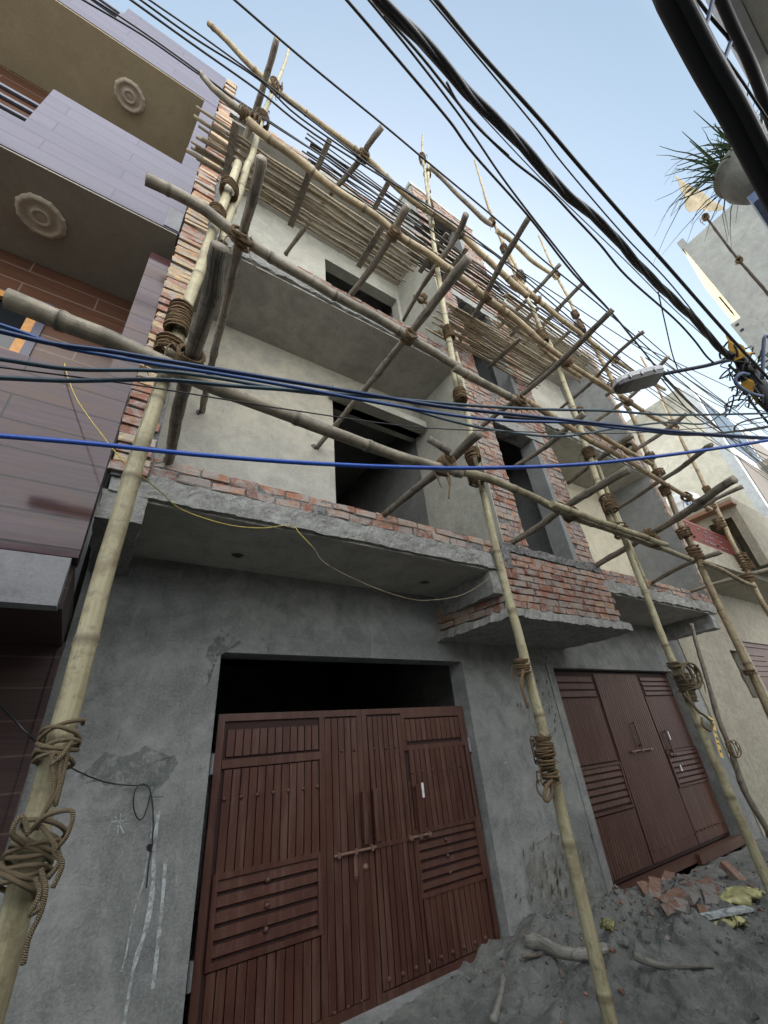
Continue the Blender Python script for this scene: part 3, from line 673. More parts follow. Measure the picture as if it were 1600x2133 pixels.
def bolt(x0, x1, z, par):
    mb = MB(); wtube(mb, V(x0, Yg-0.045, z), V(x1, Yg-0.045, z), 0.011)
    for t in (0.1, 0.5, 0.9): xx = x0+(x1-x0)*t; mb.box(xx-0.014, xx+0.014, Yg-0.060, Yg-0.016, z-0.018, z+0.018)
    return mb.build('slide_bolt', M_BOLT, par)
bolt(1.96, 2.36, 0.93, g1); bolt(2.71, 2.97, 0.935, g1)
mb = MB(); mb.box(2.36, 2.71, Yg-0.03, Yg-0.018, 0.915, 0.945); mb.build('bolt_bar', M_GATE, g1)
mb = MB(); mb.box(2.145, 2.175, Yg-0.036, Yg-0.026, 0.76, 0.92); mb.tube([V(2.16, Yg-0.03, 0.775), V(2.16, Yg-0.03, 0.735)], [0.02, 0.003], 8); mb.build('hasp', M_BOLT, g1)
mb = MB(); hemi(mb, V(2.26, Yg-0.016, 0.81), 0.028); mb.build('lock_cover', M_BOLT, g1)
mb = MB(); mb.box(2.935, 2.962, Yg-0.021, Yg-0.017, 1.215, 1.335); mb.build('white_sticker', M_WHT, g1)
mb = MB()
for x, z in ((0.93, 1.66), (3.65, 1.62), (0.93, 0.5)): mb.tube([V(x, Yg-0.03, z-0.07), V(x, Yg-0.03, z+0.07)], 0.016, 8); mb.box(x-0.03, x+0.03, Yg-0.012, Yg+0.01, z-0.04, z+0.04)
mb.split('hinge', M_STEEL, g1)
g2 = bpy.data.objects.new('gate', None); COL.objects.link(g2); g2.parent = H; g2.location = (7.1, 0.12, 0)
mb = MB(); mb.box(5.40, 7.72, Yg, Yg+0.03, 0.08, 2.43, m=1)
hslats(mb, 5.50, 6.38, 2.06, 2.36, Yg, 3); vslats(mb, 5.45, 6.38, 1.26, 2.05, Yg, 0.05, 0.008); frame(mb, 5.46, 6.42, 0.72, 1.24, Yg, 0.03, 0.03); hslats(mb, 5.49, 6.39, 0.76, 1.21, Yg, 6)
vslats(mb, 5.45, 6.42, 0.12, 0.70, Yg, 0.05, 0.008); vslats(mb, 6.46, 7.70, 0.12, 2.40, Yg, 0.05, 0.008)
for k in range(10): hemi(mb, V(5.5+k*0.1, Yg-0.014, 1.85), 0.013)
for k in range(13): hemi(mb, V(5.75+k*0.16, Yg-0.014, 0.24), 0.018)
for k in range(8): hemi(mb, V(6.6+k*0.13, Yg-0.014, 2.08), 0.012)
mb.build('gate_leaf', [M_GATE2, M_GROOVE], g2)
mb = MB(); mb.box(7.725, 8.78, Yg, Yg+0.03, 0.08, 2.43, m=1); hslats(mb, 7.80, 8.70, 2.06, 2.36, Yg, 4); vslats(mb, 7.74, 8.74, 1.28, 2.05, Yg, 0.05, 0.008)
frame(mb, 7.76, 8.76, 0.79, 1.27, Yg, 0.03, 0.03); hslats(mb, 7.79, 8.73, 0.82, 1.24, Yg, 6); mb.box(7.74, 8.76, Yg-0.012, Yg, 0.12, 0.78)
for k in range(8): hemi(mb, V(7.85+k*0.12, Yg-0.014, 1.85), 0.012); hemi(mb, V(7.80+k*0.12, Yg-0.02, 0.26), 0.017)
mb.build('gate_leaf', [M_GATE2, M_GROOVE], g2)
handle(7.06, 1.37, 1.71, g2); handle(7.90, 1.24, 1.55, g2)
bolt(6.75, 7.35, 1.33, g2); bolt(7.80, 8.0, 1.22, g2)
mb = MB(); mb.box(8.03, 8.06, Yg-0.021, Yg-0.017, 1.41, 1.53); mb.box(8.0, 8.03, Yg-0.03, Yg-0.017, 0.98, 1.06); mb.split('white_sticker', M_WHT, g2)
mb = MB(); mb.box(5.3, 8.9, 3.80, 3.96, -0.1, 0.06); mb.box(7.3, 8.8, 3.74, 3.80, -0.02, 0.09); mb.split('gate_sill', M_GATE2, g2)
# meter niche with stub pipe on the brick-coloured pier
mb = MB(); a = onY(1109, 1550, 3.795); mb.box(a.x-0.03, a.x+0.035, 3.785, 3.798, a.z-0.2, a.z+0.05); mb.build('meter_niche', M_DARK, H)
mb = MB(); mb.tube([V(a.x-0.01, 3.79, a.z-0.15), V(a.x+0.02, 3.74, a.z-0.16), V(a.x+0.1, 3.73, a.z-0.15)], 0.012, 8); mb.tube([V(a.x+0.01, 3.79, a.z-0.05), V(a.x+0.01, 3.73, a.z-0.06)], 0.015, 8); mb.split('pipe_stub', M_WHT, H)

# ================================================================== the tiled neighbour on the left
L_ = empty('tiled_house', (-0.2, 3.8, 0), 'finished house faced with glossy purple and brown wood-look tiles', 'house')
mb = MB()
def slab(mb, x0, x1, y0, y1, z0, z1): mb.box(x0, x1, y0, y1, z0, z1)
slab(mb, -1.56, -0.20, 2.80, 2.95, 9.86, 11.12); slab(mb, -7, -1.56, 2.80, 2.95, 9.86, 10.47)
slab(mb, -0.37, -0.20, 2.803, 3.0, 7.76, 9.86)
slab(mb, -1.58, -0.20, 2.80, 2.95, 6.38, 7.76); slab(mb, -7, -1.58, 2.80, 2.95, 6.38, 6.9)
mb.build('upper_tile_parapet', M_TILEP, L_)
mb = MB(); slab(mb, -7, -0.205, 2.80, 2.95, 2.75, 4.15); slab(mb, -0.39, -0.205, 3.0, 3.2, 4.15, 6.2); mb.split('lower_tile_parapet', M_TILEL, L_)
mb = MB(); wallY(mb, -7, -0.3, 4.0, 6.37, 3.82, 0.2, [(-2.6, -1.17, 5.0, 5.78)]); wallY(mb, -7, -0.3, 6.8, 9.85, 3.82, 0.2); mb.build('brown_tile_wall', M_TILEB, L_)
mb = MB(); slab(mb, -7, -0.21, 2.81, 4.0, 9.84, 9.857); mb.build('ceiling', M_MUST, L_)
M_SOFL = plaster('grey_ochre_soffit', (0.27, 0.245, 0.195), (0.31, 0.28, 0.225), (0.25, 0.225, 0.18), bump=0.06, blot=0.12)
mb = MB(); slab(mb, -7, -0.21, 2.81, 4.0, 6.36, 6.377); mb.build('ceiling', M_SOFL, L_)
M_FASC = plaster('grey_fascia', (0.17, 0.17, 0.18), (0.22, 0.22, 0.23))
mb = MB(); mb.box(-7, -0.235, 2.80, 2.90, 2.46, 2.745); mb.build('lower_fascia', M_FASC, L_)
mb = MB(); mb.box(-7, -0.215, 2.90, 3.9, 2.475, 2.745); mb.build('lower_slab', M_TILED, L_)
mb = MB(); slab(mb, -7, -0.21, 3.80, 4.0, -0.2, 2.5); slab(mb, -0.24, -0.2, 3.78, 4.0, -.2, 2.5); mb.build('ground_tile_wall', M_TILED, L_)
mb = MB(); slab(mb, -7, -0.25, 4.0, 9, 0, 11.0); mb.build('house_core', M_FASC, L_)
mb = MB(); slab(mb, -0.50, -0.205, 2.79, 2.80, 6.38, 6.72); mb.build('bare_patch', M_WHTCH, L_) if False else None
mb = MB(); mb.box(-0.34, -0.205, 2.79, 2.80, 6.40, 6.75); mb.build('missing_tile_patch', M_FASC, L_)
def medallion(cx, cy, z, R):
    mb = MB(); n = 96
    prof = [(0.0, 0.012), (0.16, 0.016), (0.22, 0.010), (0.30, 0.022), (0.40, 0.022), (0.46, 0.008), (0.66, 0.006), (0.74, 0.018), (0.88, 0.024), (1.0, 0.0)]
    for (pr, h) in prof:
        for k in range(n):
            a = 2*math.pi*k/n; s = 1.0
            if pr > 0.6: s = 1+0.045*abs(math.sin(4*a))**0.5*(1 if pr > 0.7 else 0.5)-0.03+0.025*math.cos(16*a)*(pr > 0.8)+0.015*math.cos(32*a)*(pr > 0.7)
            mb.v.append(V(cx+math.cos(a)*pr*R*s, cy+math.sin(a)*pr*R*s, z-h))
    for j in range(len(prof)-1):
        for k in range(n): k2 = (k+1) % n; mb.face((j*n+k, (j+1)*n+k, (j+1)*n+k2, j*n+k2))
    return mb.build('ceiling_medallion', M_MED, L_, smooth=True)
medallion(-1.25, 3.30, 9.838, 0.19); medallion(-1.33, 3.28, 6.358, 0.20)
M_RAIL = simple('railing_pipe', (0.11, 0.11, 0.13), 0.3, 0.6)
mb = MB()
for z in (7.08, 7.25, 7.42): mb.tube([V(-7, 2.87, z), V(-1.57, 2.87, z)], 0.026, 8)
mb.build('railing', M_RAIL, L_)
mb = MB()
for z in (10.6, 10.78, 10.96): mb.tube([V(-7, 2.87, z), V(-1.56, 2.87, z)], 0.022, 8)
mb.box(-1.62, -1.58, 2.85, 2.9, 10.47, 11.0); mb.build('railing', M_RAIL, L_)
mb = MB(); frame(mb, -2.6, -1.17, 5.0, 5.78, 3.86, 0.075, 0.05); mb.box(-1.9, -1.83, 3.82, 3.86, 5.05, 5.7); win = mb.build('window', M_OR, L_)
mb = MB(); mb.box(-2.55, -1.2, 3.87, 3.89, 5.05, 5.73); mb.build('pane', M_GLASS, win)
mb = MB(); mb.box(-1.17, -1.10, 3.80, 3.83, 4.95, 5.83); mb.build('window_border', simple('window_border', (0.05, 0.05, 0.08), 0.3), L_)

# ================================================================== scaffolding
def rope_mat(): return M_ROPE
def lashing(parent, c, axis, r, width=0.10, turns=6, rope=0.0056, mat=None, ell=1.0, eaxis=None, loose=1, name='rope_lashing'):
    mb = MB(); ax = axis.normalized(); e1 = eaxis if eaxis is not None else ax.orthogonal()
    e1 = (e1-ax*e1.dot(ax)).normalized(); e2 = ax.cross(e1); pts = []; turns = turns*1.5; r = r*0.68; width = width*0.9; n = int(turns*14)
    for layer in range(2):
        for i in range(n+1):
            a = 2*math.pi*turns*i/n + random.uniform(-0.05, 0.05); t = i/n-0.5+0.05*math.sin(a*0.37+layer)+random.uniform(-0.008, 0.008)
            if layer: t = -t+0.04*math.sin(a*0.7)
            rr = r+rope*(0.5+1.4*layer+0.7*math.sin(a*0.61+c.x*7))+random.uniform(-0.002, 0.002)
            pts.append(c+e1*math.cos(a)*rr*ell+e2*math.sin(a)*rr+ax*(t*width+0.12*r*math.sin(a+layer*2)*(layer+0.3)))
    for k in range(loose):
        a = random.uniform(0, 6.28); d = e1*math.cos(a)+e2*math.sin(a); b = c+d*(r*ell+rope)+ax*random.uniform(-width/2, width/2)
        Lr = random.uniform(0.05, 0.16)
        lp = spline([b, b+d*Lr*0.35+V(0, 0, 0.01), b+d*Lr*0.5+V(0, 0, -Lr*0.5), b+d*Lr*0.35+V(random.uniform(-.02, .02), 0, -Lr*1.1)], 5)
        mb.tube(lp, [rope*0.8]*(len(lp)-2)+[rope*0.5, rope*0.3], 5)
    mb.tube(pts, rope, 5)
    for k in range(34):      # frayed fibres
        a = random.uniform(0, 6.28); d = (e1*math.cos(a)*ell+e2*math.sin(a)); b = c+d*(r+rope)+ax*random.uniform(-width/2, width/2)
        q = b+d*random.uniform(0.008, 0.03)+V(random.uniform(-.02, .02), random.uniform(-.02, .02), random.uniform(-.03, .015))
        mb.tube([b-d*0.01, (b+q)/2+V(0, 0, 0.004), q], [0.0016, 0.0013, 0.0006], 3)
    return mb.build(name, mat or M_ROPE, parent, smooth=True)
def bamboo(label, pts, r0, r1, mat, group='bamboo poles of the scaffolding', step=0.38, lash=(), hollow=False, name='bamboo_pole', rope=M_ROPE):
    r0 *= 0.75; r1 *= 0.75
    P = spline(pts, 10); L = sum((b-a).length for a, b in zip(P, P[1:])); st = step*random.uniform(0.9, 1.1)
    cum = [0]
    for a, b in zip(P, P[1:]): cum.append(cum[-1]+(b-a).length)
    def at(s):
        s = min(max(s, 0), L)
        for i in range(len(cum)-1):
            if cum[i+1] >= s: return P[i].lerp(P[i+1], (s-cum[i])/max(1e-9, cum[i+1]-cum[i]))
        return P[-1]
    S_ = []; s = random.uniform(0.05, 0.25)
    nodes = []
    while s < L: nodes.append(s); s += st*random.uniform(0.75, 1.2)
    for q in np.linspace(0, L, max(3, int(L/0.12))): S_.append((q, 0))
    for q in nodes: S_ += [(q-0.022, 0), (q-0.008, 2), (q, 1), (q+0.008, 2), (q+0.03, 0)]
    S_ = sorted([x for x in S_ if 0 <= x[0] <= L])
    pp, rr, nn = [], [], []; last = -1
    for q, k in S_:
        if q-last < 0.004: continue
        last = q; p = at(q); p = p+noise.noise_vector(p*2.2)*0.010*(1 if L > 1 else 0.3)+noise.noise_vector(V(sum(1 for z in nodes if z < q)*1.7, r0*90, L))*0.006
        pp.append(p); r = r0+(r1-r0)*q/L; rr.append(r*(1.0 if k == 0 else (1.13 if k == 2 else 1.03))); nn.append(0.0 if k == 0 else (0.8 if k == 2 else 1.0))
    base = P[0]
    mb = MB(); mb.tube(pp, rr, 14, nodes=nn)
    o = mb.build(name, mat, None, smooth=True)
    for v in o.data.vertices: v.co -= base
    o.location = base
    for p in o.data.polygons:
        if len(p.vertices) > 4: p.use_smooth = False
    tag(o, label, 'bamboo pole' if name == 'bamboo_pole' else 'log', group)
    for lp in lash:
        c, ax, r = lp[0], lp[1], lp[2]; kw = lp[3] if len(lp) > 3 else {}
        lashing(o, c, ax, r, mat=kw.pop('mat', rope), **kw)
    return o
def log(label, pts, r0, r1, mat=M_LOG, wob=0.02, lash=(), group='rough wooden putlogs of the scaffolding', name='wooden_putlog'):
    P = resample(spline(pts, 10), 0.07)[0]; n = len(P); base = P[0]; r0 *= 0.76; r1 *= 0.76
    pp = [p+noise.noise_vector(p*1.7+V(5, 3, 1))*wob*2 for p in P]; pp[0] = P[0]; pp[-1] = P[-1]
    rr = [(r0+(r1-r0)*i/(n-1))*(1+0.12*noise.noise(P[i]*6)+(0.18 if random.random() < 0.06 else 0)) for i in range(n)]
    mb = MB(); mb.tube(pp, rr, 10); i0 = 0
    for i in range(len(mb.v)): mb.v[i] = mb.v[i]+noise.noise_vector(mb.v[i]*22)*0.006
    o = mb.build(name, mat, None, smooth=True)
    for v in o.data.vertices: v.co -= base
    o.location = base
    tag(o, label, 'log', group)
    for lp in lash:
        kw = dict(lp[3]) if len(lp) > 3 else {}
        lashing(o, lp[0], lp[1], lp[2], mat=kw.pop('mat', M_ROPE), **kw)
    return o
YS = 1.93
def pY(l, Y=YS): return [onY(x, y, Y) for x, y in l]
Z_ = V(0, 0, 1); X_ = V(1, 0, 0); Yx = V(0, 1, 0)
def J(x, y, Y=YS-0.03, r=0.085, w=0.13, t=7, ax=Z_, **kw): return (onY(x, y, Y), ax, r, dict(width=w, turns=t, **kw))
# uprights
bamboo('thick pale upright bamboo nearest the camera, at the left beside the tiled house', [V(-0.05, 1.9, -0.05)]+pY([(110, 1600), (215, 1200), (350, 760), (430, 520), (497, 340)]), 0.054, 0.045, M_BAM1, step=0.62, rope=M_ROPE,
       lash=[J(372, 665, r=0.075, w=0.26, t=14), J(355, 730, r=0.08, w=0.13, t=7, ell=1.3), J(452, 447, r=0.062, w=0.14, t=8, ell=1.2), J(478, 395, r=0.075, w=0.14, t=6, ell=1.3)])
bamboo('crooked pale bamboo spliced above the thick left upright, rising over the roof', pY([(462, 512), (480, 440), (500, 395), (525, 320), (548, 245), (568, 190), (588, 148), (602, 102)], 1.98), 0.048, 0.024, M_BAM1, step=0.5,
       lash=[J(548, 250, 1.97, r=0.07, w=0.16, t=8, ell=1.4), J(572, 178, 1.97, r=0.06, w=0.16, t=8, ell=1.4)])
bamboo('second upright from the left, long pale bamboo passing between the two gates', [onY(1285, 2180, YS)+V(0, 0, 0)]+pY([(1270, 2133), (1150, 1600), (1050, 1205), (1000, 990), (960, 800), (948, 755)]), 0.048, 0.034, M_BAM1, step=0.55,
       lash=[J(1088, 1390, r=0.050, w=0.12, t=5), J(1135, 1555, r=0.056, w=0.14, t=5, mat=M_ROPE, loose=2), J(1140, 1595, r=0.056, w=0.20, t=6, ell=1.2, loose=3), J(985, 950, r=0.075, w=0.12, t=6, ell=1.4), J(992, 995, r=0.08, w=0.12, t=7, ell=1.3), J(958, 825, r=0.07, w=0.15, t=8, ell=1.3)])
bamboo('middle length of the second upright, in front of the brick stair bay', pY([(962, 850), (948, 780), (927, 662), (909, 539), (893, 425), (892, 336)], 1.97), 0.048, 0.034, M_BAM1, step=0.5,
       lash=[J(935, 694, 1.96, r=0.065, w=0.22, t=11), J(904, 540, 1.96, r=0.07, w=0.14, t=8), J(895, 428, 1.96, r=0.06, w=0.24, t=10)])
bamboo('thin topmost tip of the second upright against the sky', pY([(895, 400), (888, 372), (880, 320), (881, 281)], 2.0), 0.038, 0.026, M_BAM1, step=0.5, lash=[J(880, 330, 2.0, r=0.07, w=0.2, t=8, ell=1.3), J(890, 362, 2.0, r=0.075, w=0.08, t=4, ell=1.3)])
bamboo('third upright from the left, greenish bamboo in front of the second gate', [onY(1640, 1940, YS)]+pY([(1585, 1800), (1525, 1669), (1469, 1537), (1405, 1387), (1330, 1200), (1285, 1084), (1263, 1040)]), 0.050, 0.038, M_BAM1, step=0.6,
       lash=[J(1403, 1385, r=0.055, w=0.06, t=3, mat=M_ROPEP), J(1425, 1420, r=0.07, w=0.14, t=6, ell=1.5, loose=3, mat=M_ROPEP), J(1437, 1450, r=0.055, w=0.1, t=4, mat=M_ROPEP, loose=2), J(1292, 1105, r=0.09, w=0.16, t=7, ell=1.2), J(1268, 1050, r=0.09, w=0.22, t=10, ell=1.3)])
bamboo('middle length of the third upright, spliced above the greenish one', pY([(1276, 1092), (1251, 1022), (1220, 926), (1194, 850), (1150, 729), (1130, 690), (1104, 632), (1081, 569), (1049, 503)], 1.98), 0.055, 0.034, M_BAM1, step=0.5,
       lash=[J(1226, 945, 1.97, r=0.08, w=0.16, t=8), J(1130, 700, 1.97, r=0.085, w=0.3, t=12), J(1085, 578, 1.97, r=0.09, w=0.25, t=10, ell=1.3), J(1207, 858, 1.97, r=0.08, w=0.12, t=6)])
bamboo('straight thin top of the third upright standing free in the sky', pY([(1078, 582), (1052, 520), (1025, 452), (1005, 390), (989, 333)], 2.02), 0.044, 0.030, M_BAM2, step=0.5, lash=[J(1025, 462, 2.0, r=0.07, w=0.2, t=8), J(1050, 518, 2.0, r=0.08, w=0.18, t=8)])
bamboo('fourth upright from the left, leaning bamboo at the right end of the house', [onY(1700, 1700, YS)]+pY([(1589, 1453), (1507, 1279), (1468, 1200), (1448, 1148), (1420, 1098), (1389, 1022), (1352, 952), (1319, 870), (1293, 825), (1276, 797)]), 0.058, 0.045, M_BAM2, step=0.6,
       lash=[J(1448, 1152, r=0.10, w=0.22, t=9), J(1425, 1110, r=0.10, w=0.14, t=7, ell=1.2), J(1385, 1022, r=0.075, w=0.16, t=8), J(1355, 951, r=0.075, w=0.14, t=7), J(1372, 985, r=0.10, w=0.12, t=5), J(1278, 805, r=0.10, w=0.22, t=9), J(1562, 1400, r=0.065, w=0.06, t=3)])
bamboo('bent upper length of the fourth upright crossing the sky beside the street lamp', pY([(1285, 812), (1270, 780), (1244, 733), (1226, 700), (1205, 668), (1190, 632), (1178, 610), (1160, 575), (1140, 530), (1122, 491)], 2.0), 0.050, 0.030, M_BAM2, step=0.45,
       lash=[J(1158, 572, 1.98, r=0.09, w=0.2, t=8), J(1198, 655, 1.98, r=0.08, w=0.2, t=9), J(1208, 680, 1.98, r=0.09, w=0.35, t=14)])
bamboo('fifth upright, thin far bamboo in front of the whitewashed building', [onY(1700, 1500, YS)]+pY([(1620, 1310), (1585, 1250), (1549, 1174), (1524, 1126), (1499, 1072), (1473, 1022), (1448, 971), (1412, 901), (1375, 819), (1335, 743)]), 0.052, 0.030, M_BAM2, step=0.6,
       lash=[J(1550, 1170, r=0.10, w=0.3, t=11), J(1556, 1205, r=0.12, w=0.14, t=6), J(1478, 1052, r=0.10, w=0.2, t=7), J(1499, 1090, r=0.09, w=0.2, t=7), J(1473, 1020, r=0.07, w=0.14, t=6), J(1402, 886, r=0.09, w=0.25, t=8)])
bamboo('short bamboo splint lashed behind the second upright at balcony height', pY([(990, 985), (975, 870), (962, 790), (950, 735)], 2.03), 0.030, 0.026, M_BAM1, step=0.5)
bamboo('splint pole doubled beside the third upright below its thick lashing', pY([(1350, 1225), (1313, 1140), (1283, 1065), (1240, 960)], 2.05), 0.036, 0.030, M_BAM1, step=0.5)
bamboo('pale splint doubling the second upright between roof line and knot', pY([(903, 470), (890, 400), (884, 345)], 1.9), 0.030, 0.026, M_BAM1, step=0.4)
# ledgers, from the lowest
YL = 1.83
bamboo('very thick grey ledger bamboo with a broken end jutting out at the left', pY([(12, 622), (60, 640), (150, 678), (225, 705), (350, 762), (424, 796), (525, 835), (600, 864), (712, 907), (850, 957), (960, 985)], YL), 0.066, 0.046, M_BAM3, step=0.7, lash=[J(925, 968, YL, r=0.075, w=0.16, t=6, ax=Yx, loose=2)])
bamboo('pale bamboo continuing the lowest ledger to the right of the second upright', pY([(930, 975), (1000, 990), (1100, 1030), (1190, 1075), (1290, 1110), (1440, 1166)], YL), 0.048, 0.040, M_BAM1, step=0.6, lash=[J(1190, 1072, YL, r=0.07, w=0.14, t=6, ax=Yx)])
bamboo('short doubled bamboo on the lowest ledger before the cream wall', pY([(1150, 1050), (1260, 1090), (1389, 1135)], YL-0.09), 0.042, 0.038, M_BAM1, step=0.6, lash=[J(1360, 1127, YL-0.04, r=0.09, w=0.1, t=5, ax=X_)])
bamboo('far right end of the lowest ledger, curved tan bamboo', pY([(1460, 1170), (1500, 1185), (1540, 1208), (1572, 1222)], YL), 0.042, 0.036, M_BAM2, step=0.6)
bamboo('weathered second ledger with a dark sawn end in front of the tiled house', pY([(303, 372), (370, 405), (430, 440), (500, 495), (671, 600), (760, 648), (850, 701), (960, 768)], YL), 0.056, 0.052, M_BAM3, step=0.75, lash=[J(508, 505, YL, r=0.065, w=0.1, t=5, ax=Yx, loose=2), J(852, 702, YL, r=0.075, w=0.12, t=6, ax=Yx, loose=2)])
bamboo('second ledger continued, thick tan bamboo across the stair bay openings', pY([(945, 765), (1010, 800), (1077, 835), (1100, 850)], YL), 0.056, 0.050, M_BAM3, step=0.6, lash=[J(1080, 838, YL, r=0.08, w=0.16, t=7, ax=Yx)])
bamboo('second ledger further right, long thin tan bamboo', pY([(1085, 830), (1150, 866), (1220, 912), (1300, 955), (1358, 991), (1420, 1028), (1482, 1061)], YL), 0.046, 0.040, M_BAM2, step=0.6, lash=[J(1312, 935, YL, r=0.10, w=0.14, t=6, ax=X_), J(1430, 1035, YL, r=0.08, w=0.12, t=5, ax=X_)])
bamboo('doubled bamboo above the second ledger in front of the right balcony', pY([(1220, 885), (1290, 930), (1360, 968)], YL-0.1), 0.040, 0.036, M_BAM2, step=0.6)
bamboo('third ledger, tan bamboo with a charred split end beside the purple parapet', pY([(418, 152), (440, 180), (480, 215), (520, 243)], YL), 0.030, 0.056, M_BAM3, step=0.5, lash=[J(520, 246, YL, r=0.08, w=0.22, t=9, ax=X_, loose=3)])
bamboo('third ledger, longest tan bamboo running under the stick platforms', pY([(515, 252), (550, 282), (625, 335), (700, 395), (775, 444), (824, 485), (860, 508), (901, 535), (1010, 617), (1080, 670), (1128, 715)], YL), 0.056, 0.060, M_BAM2, step=0.6,
       lash=[J(820, 487, YL, r=0.085, w=0.14, t=6, ax=Yx, loose=2), J(1012, 618, YL, r=0.09, w=0.12, t=5, ax=Yx), J(1045, 642, YL, r=0.07, w=0.06, t=3, ax=X_)])
bamboo('third ledger further right, thin tan bamboo reaching the street lamp', pY([(1125, 712), (1179, 752), (1230, 785), (1276, 815)], YL), 0.056, 0.044, M_BAM2, step=0.55, lash=[J(1181, 752, YL, r=0.10, w=0.14, t=6, ax=X_)])
bamboo('doubled tan bamboo stub under the third ledger', pY([(1120, 715), (1165, 755), (1210, 785)], YL+0.12), 0.048, 0.046, M_BAM2, step=0.5)
bamboo('last piece of the third ledger crossing in front of the whitewashed gable', pY([(1290, 822), (1313, 839), (1350, 862), (1397, 890), (1412, 898)], YL), 0.052, 0.042, M_BAM2, step=0.5, lash=[J(1310, 838, YL, r=0.07, w=0.1, t=4, ax=X_)])
bamboo('curved tan fourth ledger with a pointed tip high in the sky', pY([(435, 48), (475, 88), (515, 130), (560, 172), (600, 208), (660, 252), (756, 324), (850, 410), (900, 445)], YL), 0.040, 0.058, M_BAM2, step=0.6, lash=[J(575, 185, YL, r=0.075, w=0.16, t=7, ax=X_, loose=2), J(756, 325, YL, r=0.09, w=0.16, t=7, ax=Yx, loose=2)])
bamboo('fourth ledger continued past the brick stair tower', pY([(885, 432), (920, 458), (957, 484), (1010, 535), (1077, 597), (1100, 618)], YL), 0.058, 0.064, M_BAM2, step=0.5, lash=[J(957, 485, YL, r=0.08, w=0.14, t=6, ax=X_), J(1075, 590, YL+0.02, r=0.085, w=0.3, t=10, ax=X_, loose=3)])
bamboo('fourth ledger further right, thinner tan bamboo against the pale sky', pY([(1075, 588), (1105, 612), (1160, 660), (1209, 695), (1280, 749), (1329, 780), (1386, 812)], YL), 0.058, 0.042, M_BAM2, step=0.55, lash=[J(1281, 749, YL, r=0.08, w=0.12, t=5, ax=X_), J(1120, 625, YL, r=0.07, w=0.06, t=3, ax=X_)])
bamboo('crooked grey-brown branch as top rail between the second and third uprights', pY([(895, 349), (925, 375), (950, 402), (980, 430), (1005, 455), (1022, 466)], YL), 0.040, 0.058, M_LOG, step=2, name='crooked_rail', group='crooked top rails')
bamboo('crooked tan branch as top rail between the third and fourth uprights', pY([(1035, 480), (1060, 498), (1085, 520), (1110, 545), (1149, 572), (1160, 580)], YL), 0.058, 0.046, M_SLAT, step=2, name='crooked_rail', group='crooked top rails')
# putlogs
def pz(a, b, z): return [onZ(*a, z), onZ(*b, z)]
log('dark knotty log rising past the thick rope windings, starting on the left curb', [onZ(345, 975, 3.62), onZ(372, 860, 3.62), onZ(400, 740, 3.64), onZ(440, 620, 3.66), onZ(458, 512, 3.66)], 0.048, 0.058, wob=0.010, lash=[(onZ(395, 750, 3.62), Yx, 0.085, dict(width=0.14, turns=7, loose=2))])
log('thinner dark log out of a wall hole behind the left upright', [V(0.42, 3.82, 5.05), onZ(450, 720, 5.07), onZ(478, 600, 5.08), onZ(520, 440, 5.1), onZ(545, 328, 5.1)], 0.040, 0.050, wob=0.006, lash=[(onZ(497, 490, 5.05), Yx, 0.07, dict(width=0.1, turns=5))])
log('dark square-sawn plank rising into the sky at the top left', [onY(480, 375, 2.6), onZ(515, 280, 7.85), onZ(535, 225, 7.85), onZ(560, 140, 7.85), onZ(577, 80, 7.85)], 0.050, 0.042, wob=0.004)
log('stout grey log from the first curb with a pale weathered end beside the second upright', [onY(800, 1072, 2.84), onZ(870, 1015, 3.66), onZ(930, 968, 3.66), onZ(998, 903, 3.66)], 0.042, 0.054, wob=0.006, lash=[(onZ(928, 975, 3.6), Yx, 0.075, dict(width=0.1, turns=5, loose=3))])
log('short cut log stub lying behind the stout grey log end', [onD(892, 914, 2.95), onD(938, 943, 2.95)], 0.032, 0.036, wob=0.002)
log('straight log out of a ragged wall hole left of the balcony doorway', [V(1.80, 3.82, 5.05), onZ(745, 830, 5.07), onZ(850, 700, 5.08), onZ(976, 537, 5.1)], 0.036, 0.054, wob=0.004)
log('log jutting from the foot of the left brick pier over the parapet box', [onY(1062, 1133, 2.84), onZ(1120, 1098, 3.66), onZ(1178, 1056, 3.66), onZ(1240, 1018, 3.66), onZ(1310, 978, 3.66)], 0.046, 0.050, wob=0.006, lash=[(onZ(1183, 1062, 3.62), Yx, 0.075, dict(width=0.1, turns=5))])
log('log from the right brick pier with its end over the neighbour railing', [onY(1237, 1181, 2.84), onZ(1319, 1134, 3.6), onZ(1400, 1085, 3.6), onZ(1530, 998, 3.6)], 0.046, 0.058, wob=0.006, lash=[(onZ(1352, 1112, 3.6), Yx, 0.075, dict(width=0.1, turns=4))])
log('grey log low on the right balcony ending left of the neighbour parapet', [onY(1358, 1214, 2.84), onZ(1430, 1175, 3.6), onZ(1503, 1149, 3.6)], 0.036, 0.046, wob=0.004)
log('pale smooth pole lowest at the right edge, level with the rope bundle', [onY(1440, 1232, 2.84), onZ(1500, 1213, 3.58), onZ(1547, 1200, 3.58), onZ(1625, 1180, 3.58)], 0.038, 0.044, mat=M_BAM3, wob=0.003)
log('log from the stair opening running up behind the second ledger splice', [onY(1001, 890, 2.84), onZ(1075, 832, 5.4), onZ(1155, 765, 5.4), onZ(1276, 645, 5.4)], 0.044, 0.042, wob=0.005, lash=[(onZ(1076, 832, 5.4), Yx, 0.07, dict(width=0.1, turns=4))])
log('log across the middle stair opening ending at the third upright', [onY(1069, 976, 2.84), onZ(1140, 928, 4.9), onZ(1217, 862, 4.9)], 0.040, 0.050, wob=0.005)
